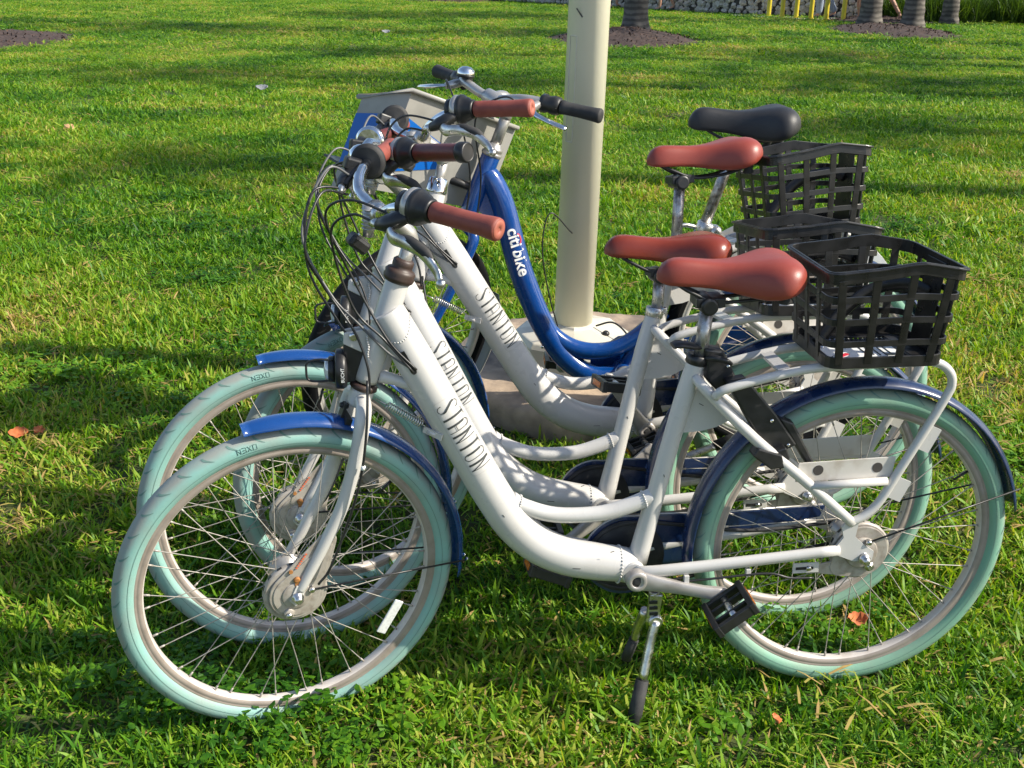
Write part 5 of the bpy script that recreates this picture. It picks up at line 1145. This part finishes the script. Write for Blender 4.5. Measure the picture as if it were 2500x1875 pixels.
by = [(5.88, 28.75), (6.11, 28.35), (6.35, 27.98), (6.60, 27.62), (6.88, 27.36), (7.20, 27.12)]
bl = ['leftmost yellow bollard, before the stone wall', 'second yellow bollard from the left before the stone wall', 'third yellow bollard from the left before the stone wall', 'yellow bollard at the left leg of the person in pale jeans', 'yellow bollard just right of the person in pale jeans', 'rightmost yellow bollard, next to the person in coral shorts']
for (x, y), lb in zip(by, bl):
    b = MB().lathe((0, 0, -.05), (0, 0, 1), [(.052, 0), (.052, 1.0), (.046, 1.03), (.028, 1.05), (0, 1.055)], 16, cap=False); b.lathe((0, 0, .01), (0, 0, 1), [(.075, 0), (.075, .015), (.052, .02)], 16)
    tag(b.build('bollard', M['yellow'], None, T(x, y, float(gz(y))+.02)), lb, 'bollard', 'yellow bollards before the stone wall')

# strap-leaved shrubs
def strap_mesh(seed):
    me = blade_mesh(260, .38, .55, 1.0, .012, .022, seed, (5, 42), .03, 'leaves'); me.materials.append(M['strap']); return me
SM_ = [strap_mesh(500+i) for i in range(3)]
r_ = np.random.default_rng(77); k = 0
sl = ['leftmost of the strap-leaved shrubs beside the close pair of palms', 'strap-leaved shrub left of the slim palm', 'strap-leaved shrub just behind the slim palm', 'strap-leaved shrub right of the slim palm', 'strap-leaved shrub midway along the bed at the far right', 'strap-leaved shrub before the palm at the right edge', 'strap-leaved shrub at the right end of the bed']
for i in range(7):
    x = 8.45+i*.52; y = 27.3-i*.12
    o = empty('strap_leaved_shrub', sl[i], 'shrub', (x, y, float(gz(y))), 'strap-leaved shrubs in the bed at the far right')
    for j in range(3): link('foliage', SM_[(i+j) % 3], o, Matrix.Translation((r_.uniform(-.2, .2), j*.35, 0))@Matrix.Rotation(r_.uniform(0, 6), 4, 'Z')@Matrix.Scale(r_.uniform(.8, 1.0), 4))

# ------------------------------------------------------------------ people by the wall
def skin_body(name, mat, nodes, edges, rad, parent=None, matrix=None, sub=2):
    me = bpy.data.meshes.new(name); me.from_pydata(nodes, edges, []); me.materials.append(M[mat]); o = link(name, me, parent, matrix)
    bm_ = o.modifiers.new('skin', 'SKIN'); me.skin_vertices.new() if not me.skin_vertices else None
    for i, r in enumerate(rad): me.skin_vertices[0].data[i].radius = (r, r) if np.isscalar(r) else r
    me.skin_vertices[0].data[0].use_root = True; s = o.modifiers.new('sub', 'SUBSURF'); s.levels = sub; s.render_levels = sub
    bm_.use_smooth_shade = True; return o
def person(label, x, y, rot, top, legs, bare=True, bend=0.0, stride=.12, hair='hair', shoes='darkcloth', size=1.0):
    root = empty('person', label, 'person', (x, y, float(gz(y))+.02)); root.rotation_euler = (0, 0, rot); root.scale = (size,)*3; sb, cb = math.sin(bend), math.cos(bend)
    def tp(px, py, h): return (px+sb*h, py, .93+cb*h)      # torso point bent forward from the hip
    N = [(0, 0, .93), tp(0, 0, .16), tp(0, 0, .36), tp(0, 0, .52), tp(.01, 0, .62), tp(.02, 0, .70), tp(.02, 0, .80),
         (0, .10, .86), (stride*.5+.02, .10, .50), (stride*.6, .10, .10), (stride*.6+.12, .11, .04), (0, -.10, .86), (-stride*.3+.03, -.10, .50), (-stride, -.10, .12), (-stride+.12, -.11, .04),
         tp(0, .19, .49), tp(.02, .25, .24), tp(.14, .24, .06), tp(.20, .23, -.02), tp(0, -.19, .49), tp(-.02, -.25, .24), tp(.08, -.24, .06), tp(.12, -.23, -.02)]
    E = [(0, 1), (1, 2), (2, 3), (3, 4), (4, 5), (5, 6), (0, 7), (7, 8), (8, 9), (9, 10), (0, 11), (11, 12), (12, 13), (13, 14), (3, 15), (15, 16), (16, 17), (17, 18), (3, 19), (19, 20), (20, 21), (21, 22)]
    Rd = [.125, .115, .13, .12, .05, .075, .08, .085, .058, .036, .032, .085, .058, .036, .032, .052, .038, .028, .03, .052, .038, .028, .03]
    skin_body('body', 'skin', N, E, Rd, root)
    skin_body('shirt', top, [N[1], N[2], N[3], N[15], N[16], N[19], N[20]], [(0, 1), (1, 2), (2, 3), (3, 4), (2, 5), (5, 6)], [.14, .145, .135, .065, .05, .065, .05], root)
    half = (lambda a, b, f: tuple(np.array(a)+(np.array(b)-np.array(a))*f))
    f = .55 if bare else 1.0
    if bare: skin_body('shorts', legs, [N[0], N[1], N[7], half(N[7], N[8], .6), N[11], half(N[11], N[12], .6)], [(0, 1), (0, 2), (2, 3), (0, 4), (4, 5)], [.14, .13, .10, .085, .10, .085], root)
    else: skin_body('trousers', legs, [N[0], N[1], N[7], N[8], N[9], N[11], N[12], N[13]], [(0, 1), (0, 2), (2, 3), (3, 4), (0, 5), (5, 6), (6, 7)], [.14, .13, .11, .092, .082, .11, .092, .082], root)
    for a, b in ((9, 10), (13, 14)): skin_body('shoe', shoes, [half(N[a], N[b], -.05)[:2]+(.05,), N[b]], [(0, 1)], [(.045, .045), (.042, .035)], root)
    hd = Matrix.Translation(tp(.0, 0, .79)); MB().lathe((0, 0, -.06), (0, 0, 1), [(.06, 0), (.095, .05), (.100, .10), (.075, .15), (0, .175)], 16, cap=False).build('hair', M[hair], root, hd)
person('person in pale blue jeans walking past the yellow bollards', 7.02, 28.1, R(180), 'whitecloth', 'jeans', bare=False, stride=.26)
person('person with bare legs and coral shorts beside the rightmost yellow bollard', 7.78, 28.0, R(200), 'pinkcloth', 'pinkcloth', bare=True, stride=.08, size=.62)
person('person in dark clothes stooping between the close pair of palms', 8.05, 27.0, R(150), 'whitecloth', 'darkcloth', bare=True, bend=.6, stride=.34, shoes='whitecloth')
person('person with bare legs seen just right of the thick palm trunk', 3.75, 31.2, R(170), 'tancloth', 'tancloth', bare=True, stride=.22)
person('person with bare legs half hidden left of the thick palm trunk', 2.55, 32.6, R(10), 'tancloth', 'darkcloth', bare=True, stride=.18)

# ------------------------------------------------------------------ small litter on the lawn
def leaf(x, y, size, mat, label, rot=0, curl=.3, z=.035):
    V = []; F = []; n = 8
    for i in range(n+1):
        f = i/n; w = size*.38*math.sin(PI*min(.98, f*.96+.02))**.8*(1+.18*math.sin(i*2.3))
        for s in (-1, 0, 1): V.append((size*(f-.5), s*w, curl*size*((f-.5)**2)+abs(s)*size*.12-.004*(s == 0)))
    for i in range(n):
        for k in range(2): F.append((i*3+k, i*3+k+1, (i+1)*3+k+1, (i+1)*3+k))
    o = MB().add(V, F).build('leaf' if 'leaf' in label else 'litter', M[mat], None, T(x, y, float(gz(y))+z)@Matrix.Rotation(rot, 4, 'Z')@Matrix.Rotation(R(24), 4, 'X'))
    sm = o.modifiers.new('s', 'SOLIDIFY'); sm.thickness = .0006
    return tag(o, label, 'leaf' if 'leaf' in label else 'litter')
leaf(-1.41, 3.04, .055, 'leaf_orange', 'curled orange leaf lying in the grass at the left edge', .3)
leaf(-1.36, 3.06, .04, 'leaf_orange', 'smaller orange leaf touching the curled one at the left edge', 1.3)
leaf(.795, 2.27, .048, 'leaf_orange', 'orange leaf seen through the spokes of the nearest rear wheel', .1, .9)
leaf(.535, 1.90, .028, 'leaf_orange', 'tiny orange leaf scrap in the grass below the nearest kickstand, to its right', 1.8)
leaf(1.33, 3.02, .022, 'redprint', 'tiny red leaf scrap on the grass right of the rear wheels', .2)
leaf(-2.29, 10.8, .11, 'paper', 'crumpled grey paper litter on the grass beyond the bicycles', .2, .5, .05)
leaf(-6.2, 13.6, .16, 'leaf_tan', 'tan dry leaf far out on the lawn at the left', .4, .5, .05)
leaf(-3.1, 8.2, .09, 'leaf_tan', 'tan dry leaf in the middle distance at the left', 1.4, .5, .04)
leaf(-2.1, 19.6, .13, 'paper', 'pale scrap far up the lawn left of the post', .1, .5, .06)
leaf(9.2, 21.8, .16, 'paper', 'white scrap on the grass at the far right', .1, .5, .06)
